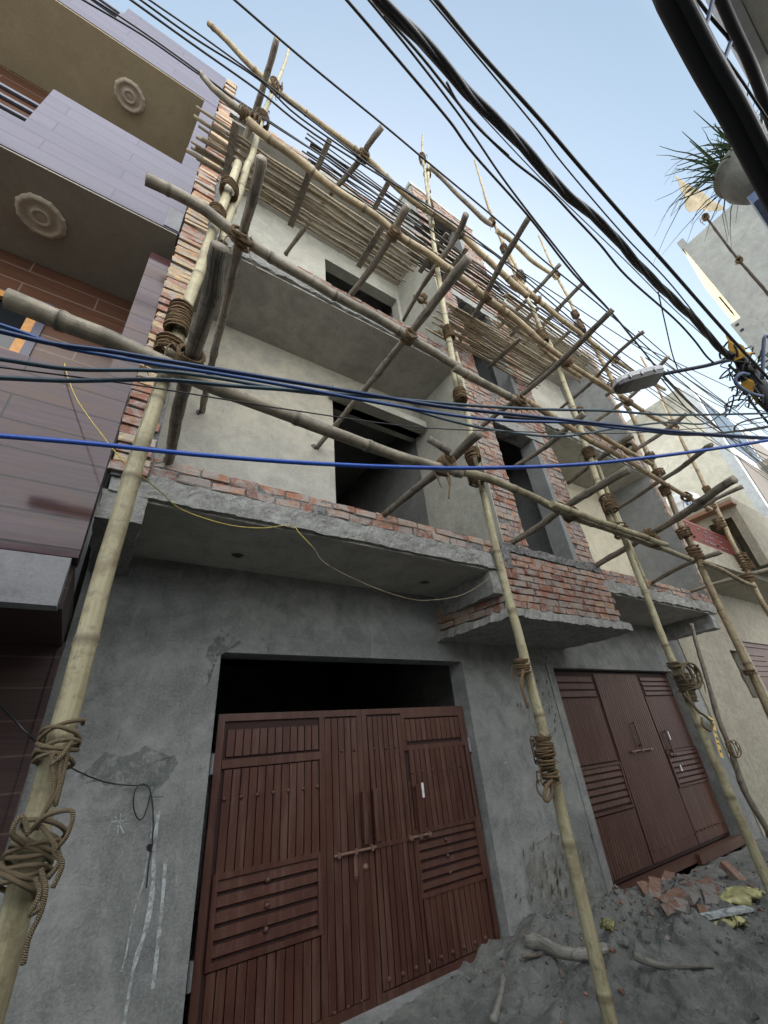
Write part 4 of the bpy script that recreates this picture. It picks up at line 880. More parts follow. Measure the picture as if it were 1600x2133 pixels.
log('log beside the right brick pier crossing the second ledger pair', [onY(1184, 1006, 2.84), onZ(1257, 948, 5.0), onZ(1317, 907, 5.0)], 0.040, 0.055, wob=0.005)
log('log from the dark right partition rising past the fourth upright over the white wall', [onY(1276, 1068, 2.9), onZ(1330, 1032, 4.76), onZ(1369, 1006, 4.76), onZ(1420, 975, 4.76), onZ(1482, 926, 4.76)], 0.036, 0.046, wob=0.012)
log('short log in front of the white wall above the fourth upright joint', [onD(1310, 945, 6.4), onD(1375, 905, 6.2), onD(1431, 862, 6.0)], 0.036, 0.040, wob=0.006)
log('log above the neighbour water tank pointing to the fifth upright', [onD(1445, 1064, 6.6), onD(1500, 1035, 6.3), onD(1547, 1013, 6.1)], 0.038, 0.040, wob=0.006)
log('stout log lashed under the stick platform, its weathered end left of the splice knot', [V(1.87, 2.9, 7.05), onZ(770, 563, 7.02), onZ(815, 490, 7.02), onZ(850, 428, 7.02)], 0.052, 0.062, wob=0.004)
log('log rising free into the sky above the middle of the fourth ledger', [onZ(595, 530, 8.7), onZ(640, 466, 8.6), onZ(677, 417, 8.55), onZ(749, 335, 8.55), onZ(768, 300, 8.55), onZ(796, 264, 8.55)], 0.042, 0.052, wob=0.006)
log('thin dark branch tied with brown cloth in the gap left of the brick pier', [onY(840, 668, 2.95), onY(868, 618, 2.5), onZ(905, 560, 7.1), onZ(950, 492, 7.1), onZ(971, 446, 7.1)], 0.034, 0.052, wob=0.012)
log('light open-ended bamboo stub in the dark gap by the brick pier', [onY(862, 613, 2.6), onY(905, 642, 2.6)], 0.036, 0.036, mat=M_BAM2, wob=0.002, lash=[(onY(880, 622, 2.6), V(0.5, 0, 0.8), 0.07, dict(width=0.16, turns=7, loose=3))])
log('long dark log crossing the stair bay and ending at the tall right cable line', [onY(954, 716, 2.84), onZ(985, 660, 7.15), onZ(1012, 615, 7.15), onZ(1060, 525, 7.15), onZ(1104, 450, 7.15)], 0.052, 0.048, wob=0.008)
log('log through the right stick platform up to the crooked rail', [onZ(1020, 700, 8.5), onZ(1062, 659, 8.5), onZ(1110, 612, 8.5), onZ(1167, 550, 8.5)], 0.052, 0.044, wob=0.006)
log('dark log behind the fourth ledger ending above the third ledger knot', [onZ(1090, 718, 8.4), onZ(1134, 674, 8.4), onZ(1175, 630, 8.4), onZ(1216, 588, 8.4)], 0.060, 0.046, wob=0.005)
log('slim dark log tipped above the short sticks left of the street lamp', [onY(1167, 852, 2.84), onZ(1234, 794, 7.0), onZ(1282, 741, 7.0), onZ(1341, 691, 7.0)], 0.036, 0.040, wob=0.008, mat=M_SLATD)
log('log passing behind the street lamp head', [onY(1234, 882, 2.84), onZ(1307, 833, 7.0), onZ(1345, 795, 7.0), onZ(1392, 742, 7.0)], 0.042, 0.046, wob=0.008)
log('pale brown stick under the right roof corner', [onY(1178, 850, 3.3), onY(1240, 790, 2.6), onY(1290, 815, 2.0)], 0.030, 0.026, mat=M_SLAT, wob=0.006) if False else None
# stick platforms laid on the putlogs
def platform(label, x0, x1, y0, y1, z, n, seed, mat=M_SLAT, bars=(), r=0.016, rag=0.25, light=False, sag=0.0, tilt=0.0):
    rnd = random.Random(seed); root = empty('stick_platform', ((x0+x1)/2, (y0+y1)/2, z), label, 'platform', 'stick platforms laid on the scaffolding')
    mb = MB()
    for k in range(n):
        y = y0+(y1-y0)*(k+0.5)/n+rnd.uniform(-0.008, 0.008); a = x0-rnd.uniform(0, rag); b = x1+rnd.uniform(0, rag)
        rr = r*rnd.uniform(0.7, 1.25); dy = rnd.uniform(-0.03, 0.03)
        pts = []
        m_ = max(5, int((b-a)/0.25))
        for i in range(m_+1):
            t = i/m_; x = a+(b-a)*t; p = V(x, y+dy*(t-0.5), z+tilt*(x-x0)+rnd.uniform(0, 0.008)-sag*math.sin(math.pi*t)); p += noise.noise_vector(p*2.0+V(k*3, seed, 0))*0.018; pts.append(p)
        mb.tube(pts, [rr*(1-0.25*i/m_) for i in range(m_+1)], 6, rnd=rnd.random())
    mb.build('slat_deck', mat, root, smooth=True)
    for bx in bars:
        mb = MB(); mb.obox(V(bx+0.0, (y0+y1)/2-0.02, z-0.03+tilt*(bx-x0)), V(0.035, 0, 0), V(rnd.uniform(-0.02, 0.02), (y1-y0)/2+0.07, 0), V(0, 0, 0.016))
        mb.build('crossbar', M_LOG, root)
    return root
platform('wide stick platform under the left roof, sticking out before the tiled house', -0.15, 2.35, 1.98, 2.44, 7.17, 12, 1, M_SLAT, bars=(0.07, 0.85, 1.80, ), r=0.017, rag=0.2, tilt=-0.02)
platform('dark thin stick platform highest up, curling ends against the sky left of the stair tower', 1.05, 3.05, 2.05, 2.42, 8.72, 11, 2, M_SLATD, bars=(1.15, 2.1), r=0.012, rag=0.18, tilt=0.03)
platform('dark stick platform in front of the stair tower window', 2.9, 4.75, 2.05, 2.60, 8.45, 15, 3, M_SLATD, bars=(3.15, 3.55), r=0.014, tilt=-0.03)
platform('stick platform across the middle stair opening', 3.35, 5.5, 2.25, 2.80, 7.12, 18, 4, M_SLAT, bars=(4.55, 5.5), r=0.014)
platform('long stick platform above the right balcony, running to the roof corner', 4.75, 7.3, 2.05, 2.70, 8.15, 16, 5, M_SLAT, bars=(5.2, 6.1), r=0.015, tilt=-0.03)
platform('loose bundle of thin bent sticks above the right roof', 5.0, 7.2, 1.95, 2.12, 8.55, 7, 6, M_SLATD, bars=(), r=0.011, rag=0.3, tilt=-0.05)
platform('short sticks stacked at the far right end near the street lamp', 7.0, 8.0, 1.75, 2.35, 7.55, 12, 7, M_SLAT, bars=(7.6,), r=0.013, rag=0.2)
# loose rope tails and coils on the near uprights
def ropething(label, pts, r=0.011, mat=M_ROPE, name='hanging_rope', cat='rope', group=None, step=5):
    mb = MB(); P = spline(pts, step); mb.tube(P, r, 6); base = P[0]
    o = mb.build(name, mat, None, smooth=True)
    for v in o.data.vertices: v.co -= base
    o.location = base; return tag(o, label, cat, group)
def coil(label, c, ax, R, n, mat, seed, name='rope_coil', r=0.0068, tail=None, wid=0.12, ell=1.0):
    rnd = random.Random(seed); mb = MB(); ax = ax.normalized(); e1 = ax.orthogonal().normalized(); e2 = ax.cross(e1); pts = []
    for i in range(n*16):
        a = 2*math.pi*i/16; rr = R*(1+rnd.uniform(-0.06, 0.10)); t = (i/(n*16)-0.5)*wid+0.03*math.sin(a*0.73)
        pts.append(c+e1*math.cos(a)*rr*ell+e2*math.sin(a)*rr+ax*t)
    mb.tube(spline(pts, 2), r, 6)
    for tl in (tail or []): mb.tube(spline(tl, 6), r, 6)
    o = mb.build(name, mat, None, smooth=True)
    for v in o.data.vertices: v.co -= c
    o.location = c; return tag(o, label, 'rope')
DL = 1.62
coil('twisted coir rope wound and doubled under the top knot of the near left bamboo', onY(120, 1555, 1.9), V(0, 0.1, 1), 0.054, 6, M_ROPEP, 3, wid=0.09,
     tail=[[onY(108, 1570, 1.83), onY(112, 1640, 1.83), onY(95, 1690, 1.83)], [onY(125, 1565, 1.83), onY(122, 1640, 1.83), onY(88, 1700, 1.83), onY(75, 1730, 1.83)], [onY(140, 1560, 1.83), onY(135, 1600, 1.83), onY(115, 1680, 1.83)], [onY(150, 1545, 1.84), onY(128, 1575, 1.82), onY(105, 1595, 1.83)]])
coil('big loose knot of coir rope with hanging loops low on the near left bamboo', onY(60, 1790, 1.9), V(0.25, 0.1, 1), 0.060, 9, M_ROPEP, 5, wid=0.13,
     tail=[[onY(60, 1735, 1.83), onY(95, 1700, 1.80), onY(150, 1690, 1.78), onY(140, 1740, 1.78), onY(115, 1775, 1.80), onY(130, 1800, 1.8), onY(110, 1850, 1.8)],
           [onY(50, 1760, 1.83), onY(25, 1735, 1.80), onY(45, 1700, 1.80), onY(60, 1740, 1.8)],
           [onY(85, 1720, 1.82), onY(105, 1745, 1.8), onY(125, 1790, 1.8), onY(100, 1830, 1.81)],
           [onY(85, 1810, 1.82), onY(95, 1850, 1.8), onY(85, 1900, 1.8), onY(60, 1955, 1.8), onY(48, 2010, 1.8)],
           [onY(75, 1830, 1.82), onY(90, 1880, 1.8), onY(62, 1905, 1.8), onY(80, 1870, 1.8), onY(88, 1830, 1.82)]])
coil('tangle of pale rope on the greenish bamboo before the second gate', onY(1437, 1408, 1.85), V(0.1, 1, 0.1), 0.11, 4, M_ROPEP, 8, r=0.010, wid=0.05,
     tail=[[onY(1430, 1440, 1.85), onY(1440, 1462, 1.84), onY(1455, 1482, 1.84), onY(1467, 1490, 1.84), onY(1482, 1505, 1.84), onY(1480, 1522, 1.84), onY(1465, 1512, 1.84), onY(1462, 1495, 1.84)], [onY(1425, 1445, 1.85), onY(1448, 1475, 1.84), onY(1460, 1485, 1.84)]])
ropething('rope end dangling straight below the stout grey log knot', [onY(932, 985, 1.78), onY(938, 1000, 1.77), onY(936, 1020, 1.77), onY(935, 1038, 1.77)], 0.007)
ropething('thin rope strand hanging in a curve from the second ledger knot', [onY(516, 515, 1.8), onY(525, 545, 1.79), onY(538, 560, 1.79), onY(552, 567, 1.79)], 0.004)
ropething('brown rope strands hanging beside the mid upright of the middle gate', [onY(1090, 1395, 1.86), onY(1086, 1425, 1.86), onY(1092, 1450, 1.86), onY(1100, 1475, 1.87)], 0.010)
ropething('curled rope loop under the knots of the second upright', [onY(1150, 1625, 1.86), onY(1138, 1640, 1.85), onY(1134, 1662, 1.85), onY(1142, 1668, 1.85), onY(1150, 1650, 1.86), onY(1146, 1630, 1.86)], 0.010)
# leaning prop and its coil by the neighbour wall
log('dark thin pole propped under the right balcony corner', [onY(1440, 1300, 2.9), onY(1462, 1380, 2.95), onY(1490, 1480, 3.0), onY(1530, 1590, 3.0), onY(1560, 1660, 3.0), onY(1605, 1745, 3.0)], 0.035, 0.050, mat=M_LOG, name='prop_pole', group='props')
coil('small coil of wire hung on the dark prop pole', onY(1528, 1560, 2.9), V(0.2, 1, 0), 0.10, 4, M_ROPE, 12, r=0.006, name='wire_coil', wid=0.03)
# yellow printed strip
root = empty('notice_strip', onY(1476, 1510, 3.75), 'torn yellow printed strip stuck to a grey board beside the second gate', 'sticker')
mb = MB(); a = onY(1480, 1494, 3.70); b = onY(1505, 1580, 3.70)
d = (b-a).normalized(); nn = V(d.z, 0, -d.x)
def strip(mb, t0, t1, w, Y=0): mb.obox(a.lerp(b, (t0+t1)/2)+V(0, Y, 0), nn*w, V(0, 0.003, 0), d*((b-a).length*(t1-t0)/2))
strip(mb, 0.0, 0.32, 0.085); strip(mb, 0.40, 0.98, 0.05); mb.build('yellow_strip', M_YTAG, root)
mb = MB(); strip(mb, 0.06, 0.09, 0.05, -0.006); strip(mb, 0.14, 0.17, 0.055, -0.006); strip(mb, 0.2, 0.23, 0.03, -0.006); strip(mb, 0.50, 0.56, 0.025, -0.006); strip(mb, 0.64, 0.67, 0.03, -0.006); strip(mb, 0.80, 0.86, 0.02, -0.006); mb.build('print', M_TAGINK, root)

# ================================================================== wires
def cable(label, pts, r, mat, depth=None, group='overhead cables', name='cable', seg=6):
    """pts: (x, y) photo points with depths interpolated between depth[0] and depth[1] along their length"""
    n = len(pts); tot = [0]
    for a, b in zip(pts, pts[1:]): tot.append(tot[-1]+math.hypot(b[0]-a[0], b[1]-a[1]))
    P = []
    for i, p in enumerate(pts):
        t = tot[i]/tot[-1]; inv = (1/depth[0])*(1-t)+(1/depth[1])*t; P.append(onD(p[0], p[1], 1/inv))
    mb = MB(); Q = spline(P, seg); mb.tube(Q, r, 8); base = Q[0]
    o = mb.build(name, mat, None, smooth=True)
    for v in o.data.vertices: v.co -= base
    o.location = base; return tag(o, label, 'cable', group)
cable('bright blue cable sagging lowest right across the street', [(-60, 902), (0, 908), (200, 925), (400, 946), (600, 962), (800, 972), (1000, 975), (1200, 968), (1350, 953), (1500, 933), (1600, 917), (1680, 902)], 0.0100, M_BLUE, (1.55, 2.6), name='blue_cable')
cable('topmost thick navy cable of the near group', [(-60, 680), (0, 690), (112, 716), (225, 731), (337, 750), (450, 769), (600, 794), (787, 825), (922, 847), (1050, 861), (1200, 877), (1277, 885), (1431, 901), (1600, 912), (1680, 918)], 0.0104, M_NAVY, (1.6, 3.2))
cable('blue cable twined just under the topmost navy one', [(-60, 660), (0, 677), (45, 692), (130, 722), (232, 742), (337, 761), (450, 778), (600, 804), (750, 832), (937, 864), (1050, 876), (1200, 881), (1300, 893), (1431, 904), (1600, 915)], 0.0088, M_BLUE2, (1.62, 3.25))
cable('teal cable of the near group with a wave rising to the pole at the right', [(-60, 742), (0, 748), (150, 769), (322, 772), (450, 787), (600, 813), (712, 825), (825, 844), (937, 876), (1031, 896), (1144, 909), (1215, 904), (1291, 891), (1389, 880), (1465, 883), (1501, 864), (1545, 838), (1565, 815)], 0.0092, M_TEAL, (1.62, 5.2))
cable('straight teal cable at the left, lowest of the near group', [(-60, 785), (0, 787), (150, 793), (337, 791), (487, 804), (600, 812), (750, 824), (937, 841), (1050, 849), (1150, 853), (1271, 856), (1403, 864), (1600, 861), (1680, 858)], 0.0098, M_TEAL, (1.6, 4.5))
cable('thin black wire below the near cable group', [(-60, 758), (0, 765), (187, 789), (322, 808), (600, 853), (862, 889), (1050, 898), (1200, 902), (1313, 902), (1431, 894), (1520, 888), (1600, 878)], 0.0036, M_BLACK, (1.65, 4.0))
cable('short dark cable doubling the thick navy one at the right', [(1050, 868), (1200, 880), (1330, 896), (1431, 906), (1520, 900), (1600, 888)], 0.010, M_BLACK, (2.5, 4.2))
cable('dark wire looping up from the tangle at the right edge', [(1600, 868), (1560, 875), (1535, 885), (1532, 897), (1560, 897), (1600, 890)], 0.010, M_BLACK, (5, 5))
far = dict(depth=(3.6, 10))
cable('pair wire leftmost over the tiled roof', [(160, -8), (300, 75), (415, 155), (520, 225), (660, 318), (800, 415), (900, 480), (1030, 585), (1200, 700), (1330, 792), (1420, 850), (1600, 965)], 0.009, M_BLACK, (3.6, 12))
cable('second wire of the leftmost pair', [(185, -8), (300, 68), (415, 150), (530, 235), (700, 345), (830, 440), (960, 545), (1100, 640), (1250, 740), (1400, 850), (1600, 1000)], 0.008, M_BLACK, (3.6, 12))
cable('wire passing over the step of the purple parapet', [(262, -8), (400, 91), (540, 190), (659, 282), (887, 425), (1000, 505), (1137, 620), (1250, 715), (1400, 830), (1600, 960)], 0.010, M_BLACK, (3.4, 12))
cable('wire leaving the frame top just right of the parapet step', [(282, -8), (400, 76), (540, 166), (625, 245), (800, 365), (960, 475), (1075, 560), (1170, 635), (1270, 715), (1350, 770), (1480, 850), (1600, 920)], 0.009, M_BLACK, (3.5, 12))
cable('close companion wire right of the one by the parapet step', [(300, -8), (430, 82), (560, 178), (700, 290), (900, 440), (1030, 530), (1140, 600), (1300, 705), (1450, 800), (1600, 900)], 0.008, M_BLACK, (3.5, 12))
cable('single wire crossing over the tops of the first and second uprights', [(480, -8), (640, 130), (800, 261), (894, 340), (1025, 449), (1137, 546), (1231, 621), (1300, 680), (1420, 780), (1600, 900)], 0.010, M_BLACK, (3.4, 11))
cable('wire touching the end of the long dark log', [(716, -8), (830, 125), (935, 250), (987, 321), (1100, 449), (1194, 569), (1271, 648), (1347, 740), (1383, 786), (1431, 836), (1480, 880), (1600, 975)], 0.012, M_BLACK, (3.2, 10))
cable('wire converging on the log end beside the lamp', [(762, -8), (860, 112), (965, 250), (1044, 366), (1115, 460), (1216, 587), (1269, 645), (1330, 720), (1400, 800), (1470, 868), (1600, 980)], 0.010, M_BLACK, (3.2, 10))
cable('wavy wire bending down to the lamp arm', [(800, 30), (880, 120), (984, 250), (1062, 329), (1137, 389), (1194, 449), (1250, 509), (1306, 576), (1403, 662), (1445, 707), (1471, 741), (1488, 757)], 0.011, M_BLACK, (3.2, 5.6))
cable('thin straight wire under the twisted bundle', [(840, 60), (1012, 250), (1150, 395), (1300, 540), (1400, 640), (1500, 730)], 0.005, M_BLACK, (3.2, 5.6))
cable('short loop wire sagging away left of the twisted bundle', [(930, 170), (955, 215), (1000, 270), (1060, 325)], 0.009, M_BLACK, (3.2, 3.5))
cable('thin wire on the right side of the twisted bundle', [(890, -8), (1104, 250), (1175, 344), (1300, 490), (1400, 595), (1501, 724)], 0.007, M_BLACK, (3.1, 5.6))
cable('thick straight black wire right of the twisted bundle', [(902, -8), (1000, 110), (1126, 250), (1212, 351), (1320, 475), (1400, 565), (1510, 690), (1572, 757), (1640, 830)], 0.016, M_BLACK, (3.0, 5.4))
cable('slack drop wire hanging almost upright above the lamp arm', [(1371, 608), (1385, 670), (1400, 735), (1412, 770)], 0.007, M_BLACK, (4.9, 5.6))
cable('wire running down right from the lamp head', [(1375, 785), (1400, 815), (1440, 860), (1500, 900), (1600, 950)], 0.008, M_BLACK, (5.6, 7))
for k, (a, b, c) in enumerate([((1330, 690), (1460, 800), (1600, 905)), ((1345, 745), (1470, 830), (1600, 890)), ((1390, 770), (1480, 850), (1600, 985)), ((1420, 780), (1530, 860), (1600, 900)), ((1300, 705), (1420, 760), (1600, 845)), ((1280, 830), (1450, 900), (1600, 990))]):
    cable(['long faint wire over the whitewashed gable, highest', 'faint wire starting behind the lamp head', 'faint wire from the lamp arm steeply down right', 'faint wire short and far right over the gable', 'faint wire passing behind the lamp arm', 'faint wire lowest across the whitewashed gable'][k], [a, b, c], 0.008, M_BLACK, (7, 11))
# twisted aerial bundle
def twisted(label, pts, R, r, strands, depth, pitch=0.9, name='twisted_cable_bundle', mat=M_BLACK):
    tot = [0]
    for a, b in zip(pts, pts[1:]): tot.append(tot[-1]+math.hypot(b[0]-a[0], b[1]-a[1]))
    P = [onD(p[0], p[1], 1/((1/depth[0])*(1-t/tot[-1])+(1/depth[1])*(t/tot[-1]))) for p, t in zip(pts, tot)]
    Q, L = resample(spline(P, 10), 0.05); mb = MB()
    for s in range(strands):
        out = []
        for i, p in enumerate(Q):
            t = (Q[min(i+1, len(Q)-1)]-Q[max(i-1, 0)]).normalized(); e1 = t.cross(Z_).normalized(); e2 = t.cross(e1); a = 2*math.pi*(i*0.05/pitch+s/strands)
            out.append(p+(e1*math.cos(a)+e2*math.sin(a))*R)
        mb.tube(out, r, 8)
    base = Q[0]; o = mb.build(name, mat, None, smooth=True)
    for v in o.data.vertices: v.co -= base
    o.location = base; return tag(o, label, 'cable bundle')
twisted('thick twisted black aerial bundle running diagonally down to the pole', [(775, -20), (800, 10), (870, 75), (940, 152), (985, 205), (1040, 255), (1107, 325), (1175, 400), (1212, 430), (1269, 482), (1325, 546), (1362, 584), (1400, 621), (1454, 673), (1487, 712), (1520, 745)], 0.016, 0.025, 3, (2.75, 5.5), 1.5)
# very near flat pair of black service cables at the upper right
twisted('very thick pair of black cables crossing the top right corner close overhead', [(1385, -40), (1402, 0), (1470, 130), (1530, 235), (1600, 370), (1680, 520)], 0.018, 0.029, 2, (1.45, 1.75), 60.0, name='thick_cable_pair')
cable('second loose black bundle behind the thick pair', [(1495, -20), (1530, 60), (1560, 125), (1585, 190), (1610, 260), (1640, 330)], 0.030, M_BLACK, (2.3, 2.7), name='loose_cable_bundle')
cable('knotted rope-like wire between the thick pair and the white balcony', [(1440, -20), (1480, 35), (1530, 95), (1570, 160), (1600, 215)], 0.008, M_BLACK, (2.3, 2.6))
cable('rusty twisted wire below the knotted one', [(1465, 60), (1500, 105), (1540, 160), (1580, 220), (1620, 280)], 0.007, M_BLACK, (2.3, 2.6))
cable('blue tie wire left, crossing behind the thick pair', [(1486, -5), (1476, 35), (1466, 62)], 0.010, M_NAVY, (2.0, 2.0)); cable('blue tie wire right, nearer the planter', [(1522, 88), (1512, 115), (1504, 135)], 0.010, M_NAVY, (2.0, 2.0))
# service wire hanging from a nail on the left pier
def wallwire(label, pts, r, mat, name): return ropething(label, pts, r, mat, name, 'wire')
wallwire('thin black service wire looped round a nail on the grey pier', [onD(-20, 1450, 1.7), onD(30, 1500, 1.8), onY(78, 1548, 2.6), onY(145, 1598, 3.3), onY(215, 1628, 3.7), onY(270, 1636, 3.76), onY(305, 1637, 3.77), onY(313, 1655, 3.77), onY(300, 1700, 3.77), onY(288, 1706, 3.77), onY(278, 1680, 3.77), onY(282, 1645, 3.77), onY(298, 1633, 3.77), onY(312, 1645, 3.77), onY(319, 1690, 3.77), onY(317, 1760, 3.78), onY(310, 1800, 3.77), onY(305, 1850, 3.77)], 0.0045, M_BLACK, 'service_wire')
wallwire('small green wire curl at the nail', [onY(312, 1640, 3.77), onY(322, 1628, 3.76), onY(325, 1638, 3.76), onY(318, 1650, 3.76), onY(312, 1660, 3.77), onY(340, 1659, 3.76)], 0.003, simple('green_wire', (0.03, 0.12, 0.08)), 'green_wire')
wallwire('yellow wire hanging from the purple parapet to the left upright', [onY(134, 757, 2.76), onY(143, 790, 2.74), onY(165, 840, 2.7), onY(225, 922, 2.5), onY(262, 965, 2.3), onY(300, 996, 2.2), onY(335, 1025, 2.6), onY(380, 1062, 2.78), onY(470, 1092, 2.79), onY(545, 1100, 2.79), onY(605, 1094, 2.78), onY(625, 1112, 2.76), onY(653, 1141, 2.75)], 0.0036, M_YWIRE, 'yellow_wire')
wallwire('slack brown wire hanging in an arc below the first balcony', [onY(653, 1141, 2.75), onY(680, 1175, 2.76), onY(765, 1218, 2.76), onY(850, 1247, 2.76), onY(900, 1250, 2.76), onY(960, 1240, 2.76), onY(1005, 1215, 2.77), onY(1030, 1190, 2.78)], 0.0036, M_SLAT, 'slack_wire')

# ================================================================== street lamp on its pole
pole_top = onD(1540, 745, 5.6)
M_POLE = simple('dark_pole', (0.05, 0.05, 0.055), 0.7)  # near-black pole colour with slight mottling
lp = empty('street_lamp', (pole_top.x, pole_top.y, 0), 'grey street lamp on a long arm reaching out from the cable-hung pole', 'street lamp')
mb = MB(); mb.tube([V(pole_top.x, pole_top.y, 0), V(pole_top.x, pole_top.y, pole_top.z+0.15)], [0.10, 0.075], 12); mb.build('pole', M_POLE, lp, smooth=True)
A_ = onD(1376, 780, 5.55); B_ = onD(1470, 762, 5.6)
mb = MB(); mb.tube([A_, B_, onD(1560, 738, 5.62)], 0.026, 10); mb.build('lamp_arm', simple('arm_paint', (0.06, 0.065, 0.10), 0.5), lp, smooth=True)
e = onD(1279, 806, 5.5); f = onD(1374, 782, 5.55); dx = (f-e); Lh = dx.length; dx.normalize(); up = (V(0, 0, 1)-dx*dx.z).normalized(); sd_ = dx.cross(up)
def lampmesh(prof, pts):
    mb = MB(); m_ = len(pts)
    for (t, w, h) in prof:
        c = e+dx*Lh*t
        for (pu, pv) in pts: mb.v.append(c+sd_*pu*w+up*(pv*h))
    for i in range(len(prof)-1):
        for k in range(m_): a = i*m_+k; b2 = i*m_+(k+1) % m_; mb.face((a, b2, b2+m_, a+m_))
    mb.face([k for k in range(m_)][::-1]); mb.face([(len(prof)-1)*m_+k for k in range(m_)])
    return mb
TOPP = [(-1, 0), (-1, 0.55), (-0.8, 0.9), (-0.3, 1), (0.3, 1), (0.8, 0.9), (1, 0.55), (1, 0)]
BOTP = [(1, 0), (0.93, -1), (-0.93, -1), (-1, 0)]
lampmesh([(0, 0.02, 0.02), (0.03, 0.07, 0.055), (0.12, 0.115, 0.085), (0.3, 0.135, 0.10), (0.75, 0.14, 0.11), (1.0, 0.125, 0.10)], TOPP).build('lamp_housing', M_LAMP, lp)
lampmesh([(0.01, 0.02, 0.015), (0.04, 0.07, 0.04), (0.12, 0.11, 0.055), (0.3, 0.13, 0.06), (0.75, 0.135, 0.06), (0.97, 0.12, 0.055)], BOTP).build('lamp_glass', M_LAMPG, lp)
mb = MB()
for t in (0.25, 0.5, 0.78):
    c = e+dx*Lh*t-sd_*0.137*0; mb.obox(c+sd_*0.14, dx*0.008, sd_*0.008, up*0.03); mb.obox(c-sd_*0.14, dx*0.008, sd_*0.008, up*0.03)
mb.split('clip', M_STEEL, lp)
# junction tangle
rnd = random.Random(4); jc = onD(1552, 775, 5.5)
mb = MB()
for k in range(42):
    c = onD(1530+rnd.uniform(-12, 75)*1.0, 748+rnd.uniform(-15, 100), 5.45+rnd.uniform(-0.15, 0.15)); R_ = rnd.uniform(0.04, 0.15)
    ax1 = V(rnd.uniform(-1, 1), rnd.uniform(-1, 1), rnd.uniform(-1, 1)).normalized(); ax2 = ax1.orthogonal().normalized()
    a0 = rnd.uniform(0, 6.28); sp = rnd.uniform(2.2, 6)
    P = [c+(ax1*math.cos(a0+sp*i/8)+ax2*math.sin(a0+sp*i/8))*R_*(1+0.4*rnd.random()) for i in range(9)]
    mb.tube(spline(P, 3), rnd.uniform(0.004, 0.012), 5)
for k in range(14):
    a = onD(1525+rnd.uniform(-8, 25), 735+rnd.uniform(-8, 30), 5.5); b = onD(1600+rnd.uniform(-10, 30), 870+rnd.uniform(-40, 30), 5.2)
    mb.tube(spline([a, a.lerp(b, 0.5)+V(rnd.uniform(-.08, .08), rnd.uniform(-.08, .08), rnd.uniform(-.1, .05)), b], 8), rnd.uniform(0.008, 0.016), 6)
for (x, y, s) in ((1545, 748, .05), (1562, 772, .06), (1572, 760, .04), (1540, 785, .05), (1590, 820, .06)):
    c = onD(x, y, 5.4); mb.obox(c, V(s, 0, 0.02), V(0, s*0.7, 0), V(-0.02, 0, s))
o = mb.build('cable_tangle', M_BLACK, None, smooth=True)
for v in o.data.vertices: v.co -= jc
o.location = jc; tag(o, 'dense black tangle of joints and looped wires hung on the lamp pole', 'cable tangle')
ropething('grey-blue conduit looping out of the tangle to the right', [onD(1610, 828, 5.2), onD(1580, 824, 5.25), onD(1555, 815, 5.25), onD(1535, 800, 5.25), onD(1533, 788, 5.25), onD(1545, 778, 5.25), onD(1560, 780, 5.3)], 0.022, M_PIPE, 'conduit', 'pipe')
ropething('grey-blue conduit bent like a hook above the tangle', [onD(1588, 790, 5.2), onD(1590, 740, 5.2), onD(1592, 705, 5.2), onD(1600, 700, 5.2), onD(1612, 712, 5.2)], 0.020, M_PIPE, 'conduit', 'pipe')
# ================================================================== flags
def flag(label, corners, mat, depth, seed, name='flag'):
    mb = MB(); n = 10; a, b, c = [onD(x, y, depth) for x, y in corners]
    for th in (0, 1):
        for i in range(n+1):
            for j in range(n+1):
                u, w_ = i/n, j/n; p = a.lerp(b, u).lerp(a.lerp(c, u), w_) if True else a
                p = p+V(0, 0.10, 0)*noise.noise(V(u*3+seed, w_*2, 0))*u+V(0, 0.004*th, 0)
                if u > 0.95: p = p+(a-b)*0.05*noise.noise(V(w_*9, seed, 2))
                mb.v.append(p)
    m_ = n+1
    for th in (0, 1):
        for i in range(n):
            for j in range(n): q = th*m_*m_+i*m_+j; mb.face((q, q+m_, q+m_+1, q+1) if th else (q, q+1, q+m_+1, q+m_))
    o = mb.build(name, mat, None, smooth=True)
    for v in o.data.vertices: v.co -= a
    o.location = a; return tag(o, label, 'flag')
flag('faded tan pennant on a bound stick beside the planter', [(1406, 364), (1438, 442), (1512, 436)], M_TANF, 7.5, 1)
flag('upper yellow pennant against the grey render above the tangle', [(1512, 697), (1530, 748), (1572, 738)], M_YEL, 5.25, 2)
flag('lower yellow pennant hanging half hidden below the tangle', [(1585, 845), (1540, 800), (1560, 790)], M_YEL, 5.3, 3)
log('stick wrapped with wire carrying the tan pennant', [onD(1466, 445, 7.4), onD(1530, 530, 7.2), onD(1610, 625, 7.0)], 0.022, 0.032, mat=M_SLATD, wob=0.004, name='flag_stick', group='flag sticks', lash=[(onD(1470, 452, 7.38), V(1, 0, 0.5), 0.05, dict(width=0.2, turns=5, loose=3)), (onD(1540, 542, 7.15), V(1, 0, 0.5), 0.05, dict(width=0.15, turns=5, loose=2))])
